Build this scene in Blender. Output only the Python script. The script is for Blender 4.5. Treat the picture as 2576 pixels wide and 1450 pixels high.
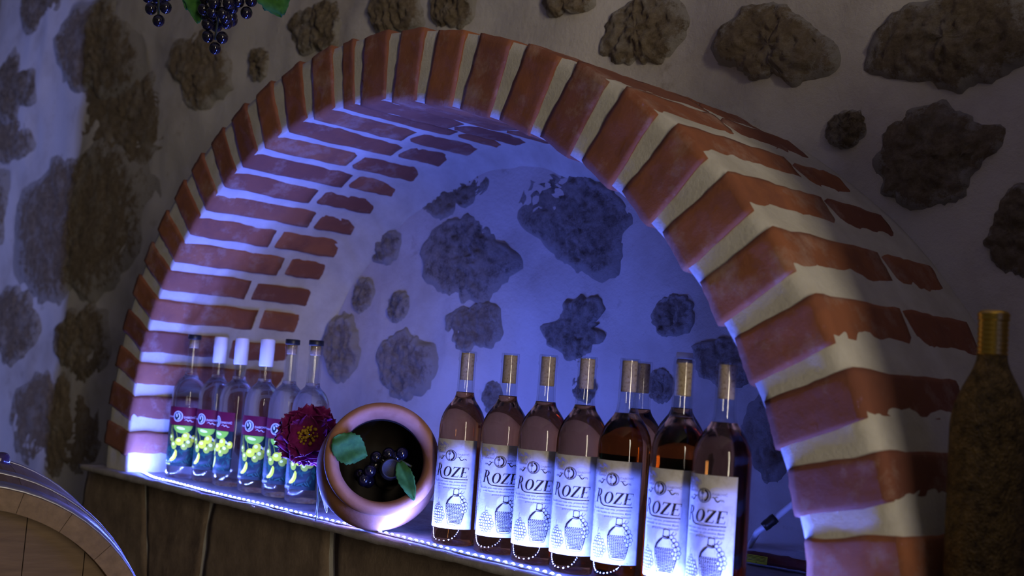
import bpy, bmesh, math, random
import numpy as np
from mathutils import Vector, Matrix, noise
random.seed(7)
for o in list(bpy.data.objects): bpy.data.objects.remove(o)
scene = bpy.context.scene
col = scene.collection
R = math.radians

# ------------------------------------------------------------------ camera
CAM = Vector((1.67708, -1.20967, 0.32523))
FW = Vector((-0.73383076, 0.67444655, 0.0813281))
RT = Vector((0.67926343, 0.73018419, 0.07370377))
UP = Vector((0.00967524, -0.1093293, 0.9939585))
FPX = 2952.65
cd = bpy.data.cameras.new('camera'); cam = bpy.data.objects.new('camera', cd); col.objects.link(cam)
M = Matrix((RT, UP, -FW)).transposed().to_4x4(); M.translation = CAM
cam.matrix_world = M
cd.sensor_width = 36; cd.lens = 36*FPX/2576; cd.clip_start = 0.02
cd.dof.use_dof = True; cd.dof.focus_distance = 1.93; cd.dof.aperture_fstop = 4.5
scene.camera = cam

# ------------------------------------------------------------------ world, lights, exposure
w = bpy.data.worlds.new('world'); scene.world = w; w.use_nodes = True
w.node_tree.nodes['Background'].inputs[0].default_value = (1.0, 0.95, 0.88, 1)
w.node_tree.nodes['Background'].inputs[1].default_value = 0.032
LED_COL = (0.105, 0.165, 1.0)
LED_STRENGTH = 4700.0
BLUE_WALL_STRENGTH = 110.0
ld = bpy.data.lights.new('doorway_light', 'AREA'); ld.shape = 'RECTANGLE'; ld.size = 0.42; ld.size_y = 2.6
ld.energy = 88; ld.color = (1.0, 0.86, 0.64)
lo = bpy.data.objects.new('doorway_light', ld); col.objects.link(lo)
lo.location = (5.2, -2.2, 1.0)
lo.rotation_euler = (Vector((-0.35, 0.1, 0.55)) - lo.location).to_track_quat('-Z', 'Y').to_euler()
scene.view_settings.view_transform = 'Standard'; scene.view_settings.look = 'None'
scene.view_settings.exposure = 0.0; scene.view_settings.gamma = 1.0
scene.view_settings.use_curve_mapping = False
scene.cycles.caustics_reflective = False; scene.cycles.caustics_refractive = False
scene.cycles.sample_clamp_indirect = 12.0; scene.cycles.use_denoising = True
scene.cycles.max_bounces = 7; scene.cycles.diffuse_bounces = 3; scene.cycles.glossy_bounces = 3; scene.cycles.transmission_bounces = 7; scene.cycles.transparent_max_bounces = 10

# ------------------------------------------------------------------ projection helpers (a pixel of the photo -> a point on a real plane)
def rayd(px, py): return FW + RT*((px-1288)/FPX) - UP*((py-725)/FPX)
def aty(px, py, y): d = rayd(px, py); return CAM + d*((y-CAM.y)/d.y)
def atz(px, py, z): d = rayd(px, py); return CAM + d*((z-CAM.z)/d.z)
def atw(px, py, dist): return CAM + rayd(px, py)*dist

# ------------------------------------------------------------------ materials
def mat(name, color=(0.5, 0.5, 0.5), rough=0.6, metal=0.0, **kw):
    m = bpy.data.materials.new(name); m.use_nodes = True
    b = m.node_tree.nodes['Principled BSDF']
    b.inputs['Base Color'].default_value = (*color, 1); b.inputs['Roughness'].default_value = rough
    b.inputs['Metallic'].default_value = metal
    for k, v in kw.items():
        b.inputs[k.replace('_', ' ')].default_value = v
    return m
def N(m, typ, **kw):
    n = m.node_tree.nodes.new(typ)
    for k, v in kw.items():
        if k in n.inputs: n.inputs[k].default_value = v
        else: setattr(n, k, v)
    return n
def L(m, a, b): m.node_tree.links.new(a, b)
def ramp(m, stops, fac):
    r = m.node_tree.nodes.new('ShaderNodeValToRGB')
    while len(r.color_ramp.elements) < len(stops): r.color_ramp.elements.new(0.5)
    for e, (p, c) in zip(r.color_ramp.elements, stops):
        e.position = p; e.color = (*c, 1) if len(c) == 3 else c
    L(m, fac, r.inputs[0]); return r.outputs[0]
def noise_tex(m, scale, detail=6, rough=0.6, coord=None, vec_scale=None):
    n = N(m, 'ShaderNodeTexNoise', Scale=scale, Detail=detail, Roughness=rough)
    if coord is None:
        coord = N(m, 'ShaderNodeTexCoord').outputs['Object']
    if vec_scale:
        mp = N(m, 'ShaderNodeMapping'); mp.inputs['Scale'].default_value = vec_scale
        L(m, coord, mp.inputs[0]); coord = mp.outputs[0]
    L(m, coord, n.inputs['Vector']); return n.outputs['Fac']
def mix(m, a, b, fac, blend='MIX'):
    n = N(m, 'ShaderNodeMix', data_type='RGBA', blend_type=blend)
    for s, v in ((0, fac), (6, a), (7, b)):
        if hasattr(v, 'links'): L(m, v, n.inputs[s])
        else: n.inputs[s].default_value = (*v, 1) if isinstance(v, tuple) else v
    return n.outputs[2]
def bump(m, h, strength=0.5, dist=0.004):
    b = N(m, 'ShaderNodeBump', Strength=strength, Distance=dist); L(m, h, b.inputs['Height'])
    L(m, b.outputs[0], m.node_tree.nodes['Principled BSDF'].inputs['Normal'])
def base(m): return m.node_tree.nodes['Principled BSDF'].inputs['Base Color']
def geo(m): return N(m, 'ShaderNodeNewGeometry').outputs['Position']

def N2(m, s):
    d = N(m, 'ShaderNodeMath', operation='MULTIPLY'); L(m, s, d.inputs[0]); d.inputs[1].default_value = 0.5; return d.outputs[0]
def m_plaster():
    m = mat('lime_plaster', rough=0.95); p = geo(m)
    a = ramp(m, [(0.25, (0.44, 0.39, 0.33)), (0.5, (0.66, 0.62, 0.57)), (0.8, (0.76, 0.73, 0.69))], noise_tex(m, 3.5, 8, 0.62, p))
    dirt = ramp(m, [(0.60, (0, 0, 0)), (0.76, (1, 1, 1))], noise_tex(m, 9, 10, 0.7, p))
    L(m, mix(m, a, (0.33, 0.27, 0.20), dirt), base(m))
    bump(m, noise_tex(m, 55, 8, 0.7, p), 0.5, 0.006); return m
def m_mortar():
    m = mat('pale_mortar', rough=0.95); p = geo(m)
    a = ramp(m, [(0.3, (0.50, 0.47, 0.40)), (0.7, (0.66, 0.64, 0.57))], noise_tex(m, 14, 8, 0.65, p))
    L(m, a, base(m)); bump(m, noise_tex(m, 160, 6, 0.7, p), 0.45, 0.003); return m
def m_brick():
    m = mat('fired_clay_brick', rough=0.9); p = geo(m)
    oi = N(m, 'ShaderNodeObjectInfo').outputs['Random']
    c = ramp(m, [(0.0, (0.20, 0.070, 0.042)), (0.35, (0.29, 0.100, 0.048)), (0.7, (0.34, 0.122, 0.050)), (1.0, (0.25, 0.095, 0.06))], oi)
    c = mix(m, c, (0.17, 0.060, 0.04), ramp(m, [(0.42, (0, 0, 0)), (0.72, (0.8, 0.8, 0.8))], noise_tex(m, 16, 8, 0.65, p)))
    smear = ramp(m, [(0.52, (0, 0, 0)), (0.70, (0.55, 0.55, 0.55))], noise_tex(m, 11, 10, 0.72, p))
    L(m, mix(m, c, (0.48, 0.36, 0.30), smear), base(m))
    bump(m, noise_tex(m, 90, 8, 0.7, p), 0.4, 0.003); return m
def m_stone(name, c0, c1, c2, smear, plaster=(0.62, 0.58, 0.53), ragged=0.0):
    m = mat(name, rough=0.95); p = geo(m)
    n = noise_tex(m, 46, 14, 0.80, p)
    c = ramp(m, [(0.36, c0), (0.48, c1), (0.64, c2)], n)
    oi = N(m, 'ShaderNodeObjectInfo').outputs['Random']
    c = mix(m, c, mix(m, c, (0.55, 0.42, 0.28), 0.45), oi)
    c = mix(m, c, (0.60, 0.55, 0.49), ramp(m, [(0.50, (0, 0, 0)), (0.66, (smear,)*3)], noise_tex(m, 13, 10, 0.7, p)))
    rim = N(m, 'ShaderNodeAttribute', attribute_name='rim').outputs['Fac']      # plaster smeared over the stone's border
    ad = N(m, 'ShaderNodeMath', operation='MULTIPLY_ADD'); L(m, noise_tex(m, 26, 12, 0.80, p), ad.inputs[0]); ad.inputs[1].default_value = 1.5; L(m, rim, ad.inputs[2])
    L(m, mix(m, c, plaster, ramp(m, [(0.77-ragged, (0, 0, 0)), (0.84-ragged, (1, 1, 1))], N2(m, ad.outputs[0]))), base(m))
    bump(m, n, 1.0, 0.014); return m
M_PLASTER, M_MORTAR, M_BRICK = m_plaster(), m_mortar(), m_brick()
M_STONE = m_stone('rubble_stone', (0.05, 0.036, 0.022), (0.23, 0.175, 0.11), (0.46, 0.37, 0.25), 0.6)
M_NSTONE = m_stone('niche_stone', (0.07, 0.06, 0.055), (0.34, 0.30, 0.26), (0.64, 0.59, 0.53), 0.9, ragged=0.05)
def m_slab():
    m = mat('brown_stone_slab', rough=0.85); p = geo(m)
    c = ramp(m, [(0.3, (0.075, 0.05, 0.038)), (0.5, (0.19, 0.135, 0.098)), (0.75, (0.34, 0.26, 0.19))], noise_tex(m, 13, 12, 0.75, p, (1.2, 1, 0.85)))
    oi = N(m, 'ShaderNodeObjectInfo').outputs['Random']
    L(m, mix(m, c, (0.24, 0.18, 0.115), ramp(m, [(0.2, (0, 0, 0)), (0.9, (0.35, 0.35, 0.35))], oi)), base(m))
    bump(m, noise_tex(m, 45, 12, 0.78, p, (1.2, 1, 0.8)), 0.7, 0.006); return m
M_SLAB = m_slab()
def m_wood(name, c0, c1, sc, rough=0.6):
    m = mat(name, rough=rough); p = N(m, 'ShaderNodeTexCoord').outputs['Object']
    n = noise_tex(m, 12, 8, 0.6, p, sc); L(m, ramp(m, [(0.3, c0), (0.7, c1)], n), base(m))
    bump(m, n, 0.25, 0.002); return m
M_OAK = m_wood('oak_stave', (0.15, 0.088, 0.028), (0.25, 0.155, 0.058), (6, 6, 1))
M_HEAD = m_wood('oak_head', (0.11, 0.062, 0.032), (0.18, 0.108, 0.055), (1, 9, 6))
M_BEAM = m_wood('dark_wood', (0.08, 0.045, 0.025), (0.14, 0.085, 0.045), (5, 5, 0.8))
M_HOOP = mat('galvanised_steel', (0.42, 0.42, 0.45), 0.38, 0.9)
def m_terracotta():
    m = mat('terracotta', rough=0.72); p = geo(m)
    c = ramp(m, [(0.3, (0.34, 0.145, 0.075)), (0.7, (0.47, 0.225, 0.13))], noise_tex(m, 22, 8, 0.65, p))
    L(m, c, base(m)); bump(m, noise_tex(m, 160, 5, 0.6, p), 0.2, 0.002); return m
M_TERRA = m_terracotta()
def glass(name, color, ior=1.45, rough=0.0):
    m = mat(name, color, rough, 0.0, Transmission_Weight=1.0, IOR=ior); return m
def thin_glass(name, tint=(1, 1, 1)):
    m = bpy.data.materials.new(name); m.use_nodes = True; nt = m.node_tree; nt.nodes.clear()
    t = nt.nodes.new('ShaderNodeBsdfTransparent'); t.inputs[0].default_value = (*tint, 1)
    g = nt.nodes.new('ShaderNodeBsdfGlossy'); g.inputs['Roughness'].default_value = 0.02
    lw = nt.nodes.new('ShaderNodeLayerWeight'); lw.inputs[0].default_value = 0.5
    pw = nt.nodes.new('ShaderNodeMath'); pw.operation = 'POWER'; pw.inputs[1].default_value = 4.0; nt.links.new(lw.outputs['Facing'], pw.inputs[0])
    f = nt.nodes.new('ShaderNodeMath'); f.operation = 'MULTIPLY_ADD'; f.inputs[1].default_value = 0.55; f.inputs[2].default_value = 0.045; nt.links.new(pw.outputs[0], f.inputs[0])
    x = nt.nodes.new('ShaderNodeMixShader'); o = nt.nodes.new('ShaderNodeOutputMaterial')
    nt.links.new(f.outputs[0], x.inputs[0]); nt.links.new(t.outputs[0], x.inputs[1]); nt.links.new(g.outputs[0], x.inputs[2]); nt.links.new(x.outputs[0], o.inputs[0])
    return m
M_CLEAR = glass('clear_glass', (0.96, 0.98, 1.0), 1.36, 0.012)
M_NECK = thin_glass('neck_glass', (0.95, 0.96, 0.96))
nt = M_CLEAR.node_tree; _t = nt.nodes.new('ShaderNodeBsdfTransparent'); _x = nt.nodes.new('ShaderNodeMixShader'); _x.inputs[0].default_value = 0.28
nt.links.new(nt.nodes['Principled BSDF'].outputs[0], _x.inputs[1]); nt.links.new(_t.outputs[0], _x.inputs[2]); nt.links.new(_x.outputs[0], nt.nodes['Material Output'].inputs[0])
M_WINE = glass('rose_wine', (0.74, 0.31, 0.085), 1.37, 0.025)
M_PLASTIC = thin_glass('clear_plastic', (0.93, 0.93, 0.95))
def m_cork():
    m = mat('cork', rough=0.9); p = N(m, 'ShaderNodeTexCoord').outputs['Object']
    L(m, ramp(m, [(0.33, (0.24, 0.15, 0.09)), (0.45, (0.52, 0.39, 0.26)), (0.7, (0.64, 0.50, 0.36))], noise_tex(m, 260, 6, 0.7, p)), base(m)); return m
M_CORK = m_cork()
def m_paper():
    m = mat('label_paper', rough=0.7, Specular_IOR_Level=0.1); p = N(m, 'ShaderNodeTexCoord').outputs['Object']
    L(m, ramp(m, [(0.3, (0.48, 0.44, 0.38)), (0.5, (0.64, 0.62, 0.60)), (0.75, (0.69, 0.68, 0.66))], noise_tex(m, 38, 8, 0.65, p)), base(m)); return m
M_PAPER = m_paper()
M_INK = mat('brown_ink', (0.022, 0.012, 0.009), 0.6, Specular_IOR_Level=0.15)
M_INK2 = mat('sepia_ink', (0.23, 0.18, 0.15), 0.6, Specular_IOR_Level=0.15)
M_INK3 = mat('pale_grey_ink', (0.50, 0.46, 0.44), 0.6)
M_WCAP = mat('white_capsule', (0.78, 0.76, 0.72), 0.45)
M_BCAP = mat('black_cap', (0.012, 0.012, 0.013), 0.4)
M_MAROON = mat('maroon_print', (0.10, 0.006, 0.018), 0.45, Specular_IOR_Level=0.15)
M_DKGREEN = mat('dark_green_print', (0.005, 0.016, 0.012), 0.45, Specular_IOR_Level=0.15)
M_TEAL = mat('teal_leaf_print', (0.006, 0.05, 0.025), 0.45, Specular_IOR_Level=0.15)
M_LEAFP = mat('leaf_print', (0.22, 0.46, 0.03), 0.45, Specular_IOR_Level=0.15)
M_YEL = mat('yellow_fruit_print', (0.62, 0.60, 0.02), 0.45, Specular_IOR_Level=0.15)
M_YEL2 = mat('pale_yellow_print', (0.80, 0.78, 0.22), 0.45, Specular_IOR_Level=0.15)
M_OLV = mat('olive_fruit_print', (0.30, 0.36, 0.02), 0.45, Specular_IOR_Level=0.15)
M_BRN = mat('brown_twig_print', (0.10, 0.05, 0.02), 0.45, Specular_IOR_Level=0.15)
M_SILV = mat('silver_print', (0.62, 0.62, 0.60), 0.4)
def m_gold():
    m = mat('gold_glitter', (0.30, 0.19, 0.045), 0.5, 0.6); p = N(m, 'ShaderNodeTexCoord').outputs['Object']
    v = N(m, 'ShaderNodeTexVoronoi', Scale=420.0); L(m, p, v.inputs['Vector'])
    L(m, mix(m, (0.08, 0.055, 0.018), (0.42, 0.28, 0.08), ramp(m, [(0.35, (0, 0, 0)), (0.7, (1, 1, 1))], noise_tex(m, 90, 8, 0.7, p))), base(m))
    bump(m, v.outputs['Distance'], 0.9, 0.003); return m
M_GOLD = m_gold()
M_FOIL = mat('gold_foil', (0.75, 0.48, 0.10), 0.28, 1.0)
M_GRAPE = mat('black_grape_plastic', (0.006, 0.005, 0.010), 0.12, 0.0, Coat_Weight=0.6)
def m_leaf(name, c0, c1):
    m = mat(name, rough=0.75, Specular_IOR_Level=0.2); p = N(m, 'ShaderNodeTexCoord').outputs['Object']
    L(m, ramp(m, [(0.3, c0), (0.7, c1)], noise_tex(m, 60, 6, 0.6, p)), base(m)); return m
M_LEAF = m_leaf('green_leaf', (0.018, 0.085, 0.016), (0.055, 0.18, 0.03))
M_STEM = mat('dark_stem', (0.035, 0.045, 0.02), 0.5)
def m_petal(name, c0, c1):
    m = mat(name, rough=0.55); p = N(m, 'ShaderNodeTexCoord').outputs['Object']
    L(m, ramp(m, [(0.3, c0), (0.7, c1)], noise_tex(m, 70, 5, 0.6, p)), base(m)); return m
M_PETAL = m_petal('magenta_petal', (0.15, 0.006, 0.095), (0.26, 0.016, 0.17))
M_PETAL2 = m_petal('violet_petal', (0.46, 0.05, 0.30), (0.60, 0.12, 0.45))
M_STAMEN = mat('yellow_stamen', (0.42, 0.27, 0.02), 0.7)
M_SHELF = mat('shelf', rough=0.85); L(M_SHELF, ramp(M_SHELF, [(0.3, (0.22, 0.20, 0.185)), (0.7, (0.42, 0.39, 0.37))], noise_tex(M_SHELF, 20, 10, 0.7, geo(M_SHELF))), base(M_SHELF)); bump(M_SHELF, noise_tex(M_SHELF, 70, 8, 0.7, geo(M_SHELF)), 0.5, 0.004)
M_TAPE = mat('strip_tape', (0.35, 0.35, 0.36), 0.35)
M_CABLE = mat('white_cable', (0.75, 0.75, 0.78), 0.4)
M_BTAPE = mat('black_tape', (0.01, 0.01, 0.01), 0.35)
M_RED = mat('red_brown_sweets', (0.16, 0.035, 0.022), 0.5)
M_YLAB = mat('yellow_label', (0.62, 0.60, 0.02), 0.5)
M_FLOOR = mat('stone_floor', rough=0.8); L(M_FLOOR, ramp(M_FLOOR, [(0.3, (0.10, 0.085, 0.07)), (0.7, (0.20, 0.17, 0.14))], noise_tex(M_FLOOR, 6, 8, 0.6, geo(M_FLOOR))), base(M_FLOOR))
M_PVIO = mat('violet_plastic', (0.05, 0.03, 0.08), 0.12)
def emit(name, color, strength):
    m = bpy.data.materials.new(name); m.use_nodes = True; nt = m.node_tree; nt.nodes.clear()
    e = nt.nodes.new('ShaderNodeEmission'); o = nt.nodes.new('ShaderNodeOutputMaterial')
    e.inputs[0].default_value = (*color, 1); e.inputs[1].default_value = strength
    nt.links.new(e.outputs[0], o.inputs[0]); return m
M_LED = emit('led_glow', LED_COL, LED_STRENGTH)
M_LEDW = emit('unseen_lamp_glow', (0.22, 0.29, 1.0), BLUE_WALL_STRENGTH)

# ------------------------------------------------------------------ mesh helpers
def link(name, me, parent=None, mats=None):
    o = bpy.data.objects.new(name, me); col.objects.link(o)
    if parent: o.parent = parent
    return o
class MB:
    def __init__(s): s.v = []; s.f = []; s.mi = []
    def add(s, vs, fs, mi=0):
        b = len(s.v); s.v += [tuple(p) for p in vs]; s.f += [tuple(i+b for i in f) for f in fs]; s.mi += [mi]*len(fs)
    def lathe(s, prof, n=32, mi=0, mtx=None):
        vs = []; fs = []; k = len(prof)
        for i in range(n):
            a = 2*math.pi*i/n; c, sn = math.cos(a), math.sin(a)
            vs += [Vector((r*c, r*sn, z)) for r, z in prof]
        for i in range(n):
            j = (i+1) % n
            for q in range(k-1):
                a0, a1, b0, b1 = i*k+q, i*k+q+1, j*k+q, j*k+q+1
                if prof[q][0] < 1e-7: fs.append((a0, b1, a1))
                elif prof[q+1][0] < 1e-7: fs.append((a0, b0, a1))
                else: fs.append((a0, b0, b1, a1))
        if mtx is not None: vs = [mtx @ v for v in vs]
        s.add(vs, fs, mi)
    def tube(s, pts, rads, n=8, mi=0, cap=True):
        pts = [Vector(p) for p in pts]
        if not hasattr(rads, '__len__'): rads = [rads]*len(pts)
        vs = []; fs = []; pu = None
        for i, p in enumerate(pts):
            t = (pts[min(i+1, len(pts)-1)]-pts[max(i-1, 0)]).normalized()
            u = (pu if pu is not None else (Vector((0, 0, 1)) if abs(t.z) < 0.9 else Vector((1, 0, 0))))
            u = (u - t*u.dot(t)).normalized(); pu = u; v = t.cross(u)
            vs += [p + (u*math.cos(2*math.pi*k/n)+v*math.sin(2*math.pi*k/n))*rads[i] for k in range(n)]
        for i in range(len(pts)-1):
            for k in range(n):
                k2 = (k+1) % n; fs.append((i*n+k, i*n+k2, (i+1)*n+k2, (i+1)*n+k))
        if cap: fs.append(tuple(range(n))[::-1]); fs.append(tuple((len(pts)-1)*n+k for k in range(n)))
        s.add(vs, fs, mi)
    def rbox(s, half, rad, div, fn=lambda p, n: p, mi=0):
        """rounded box: subdivided, each point passed through fn(point, normal)"""
        hx, hy, hz = half; nx, ny, nz = div; vid = {}; vs = []; fs = []
        def vert(i, j, k):
            key = (i, j, k)
            if key not in vid:
                p = Vector(((2*i/nx-1)*hx, (2*j/ny-1)*hy, (2*k/nz-1)*hz))
                q = Vector([max(-h+rad, min(h-rad, c)) for c, h in zip(p, half)])
                d = p-q
                nn = d.normalized() if d.length > 1e-9 else Vector((0, 0, 0))
                if d.length > 1e-9: p = q+nn*rad
                vid[key] = len(vs); vs.append(fn(p, nn))
            return vid[key]
        for i in range(nx):
            for j in range(ny):
                fs.append((vert(i, j, 0), vert(i, j+1, 0), vert(i+1, j+1, 0), vert(i+1, j, 0)))
                fs.append((vert(i, j, nz), vert(i+1, j, nz), vert(i+1, j+1, nz), vert(i, j+1, nz)))
        for i in range(nx):
            for k in range(nz):
                fs.append((vert(i, 0, k), vert(i+1, 0, k), vert(i+1, 0, k+1), vert(i, 0, k+1)))
                fs.append((vert(i, ny, k), vert(i, ny, k+1), vert(i+1, ny, k+1), vert(i+1, ny, k)))
        for j in range(ny):
            for k in range(nz):
                fs.append((vert(0, j, k), vert(0, j, k+1), vert(0, j+1, k+1), vert(0, j+1, k)))
                fs.append((vert(nx, j, k), vert(nx, j+1, k), vert(nx, j+1, k+1), vert(nx, j, k+1)))
        s.add(vs, fs, mi)
    def sphere(s, c, r, nu=14, nv=9, mi=0):
        prof = [(r*math.sin(math.pi*i/nv), -r*math.cos(math.pi*i/nv)) for i in range(nv+1)]
        prof[0] = (0, -r); prof[-1] = (0, r)
        s.lathe(prof, nu, mi, Matrix.Translation(c))
    def mesh(s, name, mats, smooth=True):
        me = bpy.data.meshes.new(name); me.from_pydata(s.v, [], s.f)
        for m in (mats if isinstance(mats, (list, tuple)) else [mats]): me.materials.append(m)
        if any(s.mi): me.polygons.foreach_set('material_index', s.mi)
        if smooth: me.polygons.foreach_set('use_smooth', [True]*len(me.polygons))
        me.update(); return me
    def build(s, name, mats, parent=None, smooth=True): return link(name, s.mesh(name, mats, smooth), parent)
def tag(o, label=None, cat=None, group=None, kind=None):
    if label: o['label'] = label
    if cat: o['category'] = cat
    if group: o['group'] = group
    if kind: o['kind'] = kind
    return o
def empty(name, loc=(0, 0, 0), rz=0.0):
    o = bpy.data.objects.new(name, None); col.objects.link(o); o.location = loc; o.rotation_euler = (0, 0, rz)
    o.empty_display_size = 0.02; return o
def sm(a, b, x): t = max(0, min(1, (x-a)/(b-a))); return t*t*(3-2*t)
def fbm(p, o=4): return noise.fractal(p, 1.0, 2.0, o)

# ------------------------------------------------------------------ the wall: plaster bed with rubble stones set in it
D = 0.4305; U = 0.86; ZS = 0.0605
def wall_h(x, z):
    return 0.018*fbm(Vector((x*2.6, 3.1, z*2.6)), 3) + 0.006*fbm(Vector((x*9, 7.7, z*9)), 4)
def build_wall():
    x0, x1, z0, z1 = -3.9, 2.6, -0.95, 2.3; nx, nz = 330, 165
    vs = []; fs = []
    for j in range(nz+1):
        for i in range(nx+1):
            x = x0+(x1-x0)*i/nx; z = z0+(z1-z0)*j/nz
            vs.append((x, D-wall_h(x, z), z))
    for j in range(nz):
        for i in range(nx):
            a = j*(nx+1)+i; fs.append((a, a+1, a+nx+2, a+nx+1))
    mb = MB(); mb.add(vs, fs); return mb.build('wall_back', M_PLASTER)
wall_back = tag(build_wall(), 'rubble stone wall bedded in pale lime plaster behind the brick arch', kind='structure')
def stone(poly, h, m, seed):
    pts = [aty(px, py, D) for px, py in poly]
    cx = sum(p.x for p in pts)/len(pts); cz = sum(p.z for p in pts)/len(pts)
    pol = sorted([(math.atan2(p.z-cz, p.x-cx), math.hypot(p.x-cx, p.z-cz)) for p in pts])
    ang = np.array([a for a, _ in pol]); rad_ = np.array([r for _, r in pol])
    ang = np.concatenate([ang-2*math.pi, ang, ang+2*math.pi]); rad_ = np.tile(rad_, 3)
    NS, NR = 80, 24; mean = rad_.mean()
    vs = []; fs = []
    hb = wall_h(cx, cz)
    for q in range(NR+1):
        rho = 1.10*(q/NR)**0.75
        for k in range(NS):
            a = -math.pi+2*math.pi*k/NS
            rr = float(np.mean(np.interp([a-0.12, a, a+0.12], ang, rad_)))
            rr *= 1.06+0.16*fbm(Vector((math.cos(a)*3+seed, math.sin(a)*3, seed*1.7)), 4)
            x = cx+rr*rho*math.cos(a); z = cz+rr*rho*math.sin(a)
            e = 1-min(1, rho)**5
            rough = 0.5*h*fbm(Vector((x*16, seed, z*16)), 5) + 0.007*fbm(Vector((x*60, seed, z*60)), 5)
            y = (h*0.85*e - 0.012*sm(0.86, 1.1, rho)) + rough*(0.35+0.65*e)
            vs.append((x-cx, -y, z-cz))
    for q in range(NR):
        for k in range(NS):
            k2 = (k+1) % NS
            fs.append((q*NS+k, (q+1)*NS+k, (q+1)*NS+k2, q*NS+k2))
    mb = MB(); mb.add(vs, fs); o = mb.build('stone', m, wall_back)
    at = o.data.attributes.new('rim', 'FLOAT', 'POINT'); at.data.foreach_set('value', [1.10*(q/NR)**0.75 for q in range(NR+1) for k in range(NS)])
    o.location = (cx, D-hb, cz); return o
OUT = [
 [(0,190),(60,185),(105,215),(110,250),(60,262),(0,255),(-40,220)],
 [(150,60),(230,30),(300,50),(350,100),(370,150),(340,200),(240,205),(170,180),(135,120)],
 [(150,250),(300,230),(400,240),(465,280),(475,330),(430,360),(300,365),(200,340),(140,290)],
 [(-40,290),(0,275),(50,280),(85,320),(75,380),(30,400),(0,395),(-50,360)],
 [(60,480),(110,440),(200,405),(300,395),(360,450),(370,560),(340,660),(280,720),(180,705),(70,700),(40,620),(35,530)],
 [(420,120),(480,100),(560,120),(590,200),(540,240),(460,210)],
 [(630,140),(660,118),(676,150),(665,195),(640,205)],
 [(-60,800),(0,745),(50,740),(90,790),(95,850),(50,900),(0,890)],
 [(135,830),(160,800),(200,790),(260,800),(280,870),(260,940),(180,930),(140,890)],
 [(10,1010),(60,970),(140,960),(230,990),(268,1060),(262,1130),(170,1195),(100,1165),(30,1110)],
 [(925,15),(990,-10),(1060,15),(1070,55),(1000,72),(940,50)],
 [(1090,-10),(1190,-15),(1190,45),(1130,62),(1082,40)],
 [(1500,100),(1530,40),(1600,-5),(1700,-10),(1722,60),(1690,110),(1600,152),(1530,150)],
 [(1790,100),(1850,40),(1930,5),(2000,40),(2050,80),(2110,140),(2100,190),(2050,215),(1950,180),(1850,170),(1790,140)],
 [(2180,140),(2220,60),(2330,5),(2450,-10),(2576,10),(2640,80),(2576,160),(2480,200),(2330,200),(2220,180)],
 [(2198,400),(2240,300),(2300,270),(2450,310),(2555,320),(2520,370),(2450,420),(2410,500),(2330,530),(2260,510),(2210,460)],
 [(2500,560),(2540,480),(2600,460),(2650,560),(2600,690),(2530,690),(2490,650),(2480,600)],
 [(2080,300),(2130,275),(2180,300),(2175,350),(2110,370),(2072,340)],
 [(1365,-20),(1490,-25),(1500,10),(1430,25),(1370,12)],
 [(730,60),(790,20),(860,60),(850,110),(800,120)],
 [(-70,480),(-20,450),(20,500),(15,590),(-30,620),(-80,560)],
 [(60,-30),(150,-40),(160,10),(110,40),(50,20)],
]
NICHE = [
 [(1290,480),(1340,440),(1430,420),(1500,470),(1570,500),(1595,560),(1560,620),(1550,700),(1520,730),(1480,690),(1430,670),(1380,620),(1310,560)],
 [(1050,660),(1080,590),(1150,550),(1220,555),(1240,610),(1290,620),(1285,690),(1220,750),(1150,740),(1080,720)],
 [(1060,525),(1100,470),(1160,438),(1240,450),(1220,490),(1150,510),(1090,540)],
 [(930,640),(960,595),(1010,590),(1000,630),(960,660)],
 [(828,830),(870,795),(900,830),(910,890),(890,950),(850,960),(828,910)],
 [(960,880),(1000,840),(1060,860),(1100,900),(1090,960),(1040,1000),(980,980),(955,930)],
 [(1110,800),(1180,780),(1260,800),(1270,840),(1200,870),(1130,850)],
 [(1350,830),(1400,810),(1460,830),(1530,790),(1530,840),(1480,890),(1400,880),(1370,860)],
 [(1640,790),(1670,750),(1720,745),(1750,790),(1740,830),(1690,850),(1650,830)],
 [(1740,880),(1800,860),(1870,870),(1905,930),(1880,970),(1800,960)],
 [(1625,950),(1660,925),(1690,950),(1690,1000),(1650,1015)],
 [(1215,980),(1240,955),(1262,985),(1255,1030),(1225,1040)],
 [(1440,960),(1480,945),(1500,985),(1470,1015)],
 [(890,720),(925,700),(940,745),(915,790),(890,770)],
 [(975,760),(1010,735),(1035,770),(1015,805),(980,800)],
 [(1895,1010),(1930,1000),(1960,1100),(1985,1200),(1955,1235),(1905,1150)],
]
rnd_s = random.Random(11)
for cx_, cy_, rx_, ry_ in ((190, -160, 120, 70), (470, -190, 90, 80), (800, -130, 110, 70), (1020, -170, 70, 60), (1280, -140, 110, 70), (1620, -170, 130, 80), (1930, -130, 110, 70), (2300, -170, 150, 90), (-150, 120, 70, 80), (-170, 330, 60, 60), (-210, 700, 80, 90), (-170, 980, 80, 70), (-330, 480, 90, 110)):
    OUT.append([(cx_+rx_*rnd_s.uniform(0.75, 1.1)*math.cos(R(q*40)), cy_+ry_*rnd_s.uniform(0.75, 1.1)*math.sin(R(q*40))) for q in range(9)])
for i, p in enumerate(OUT): stone(p, 0.019, M_STONE, i+1.3)
for i, p in enumerate(NICHE): stone(p, 0.010, M_NSTONE, i+40.7)

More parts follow.
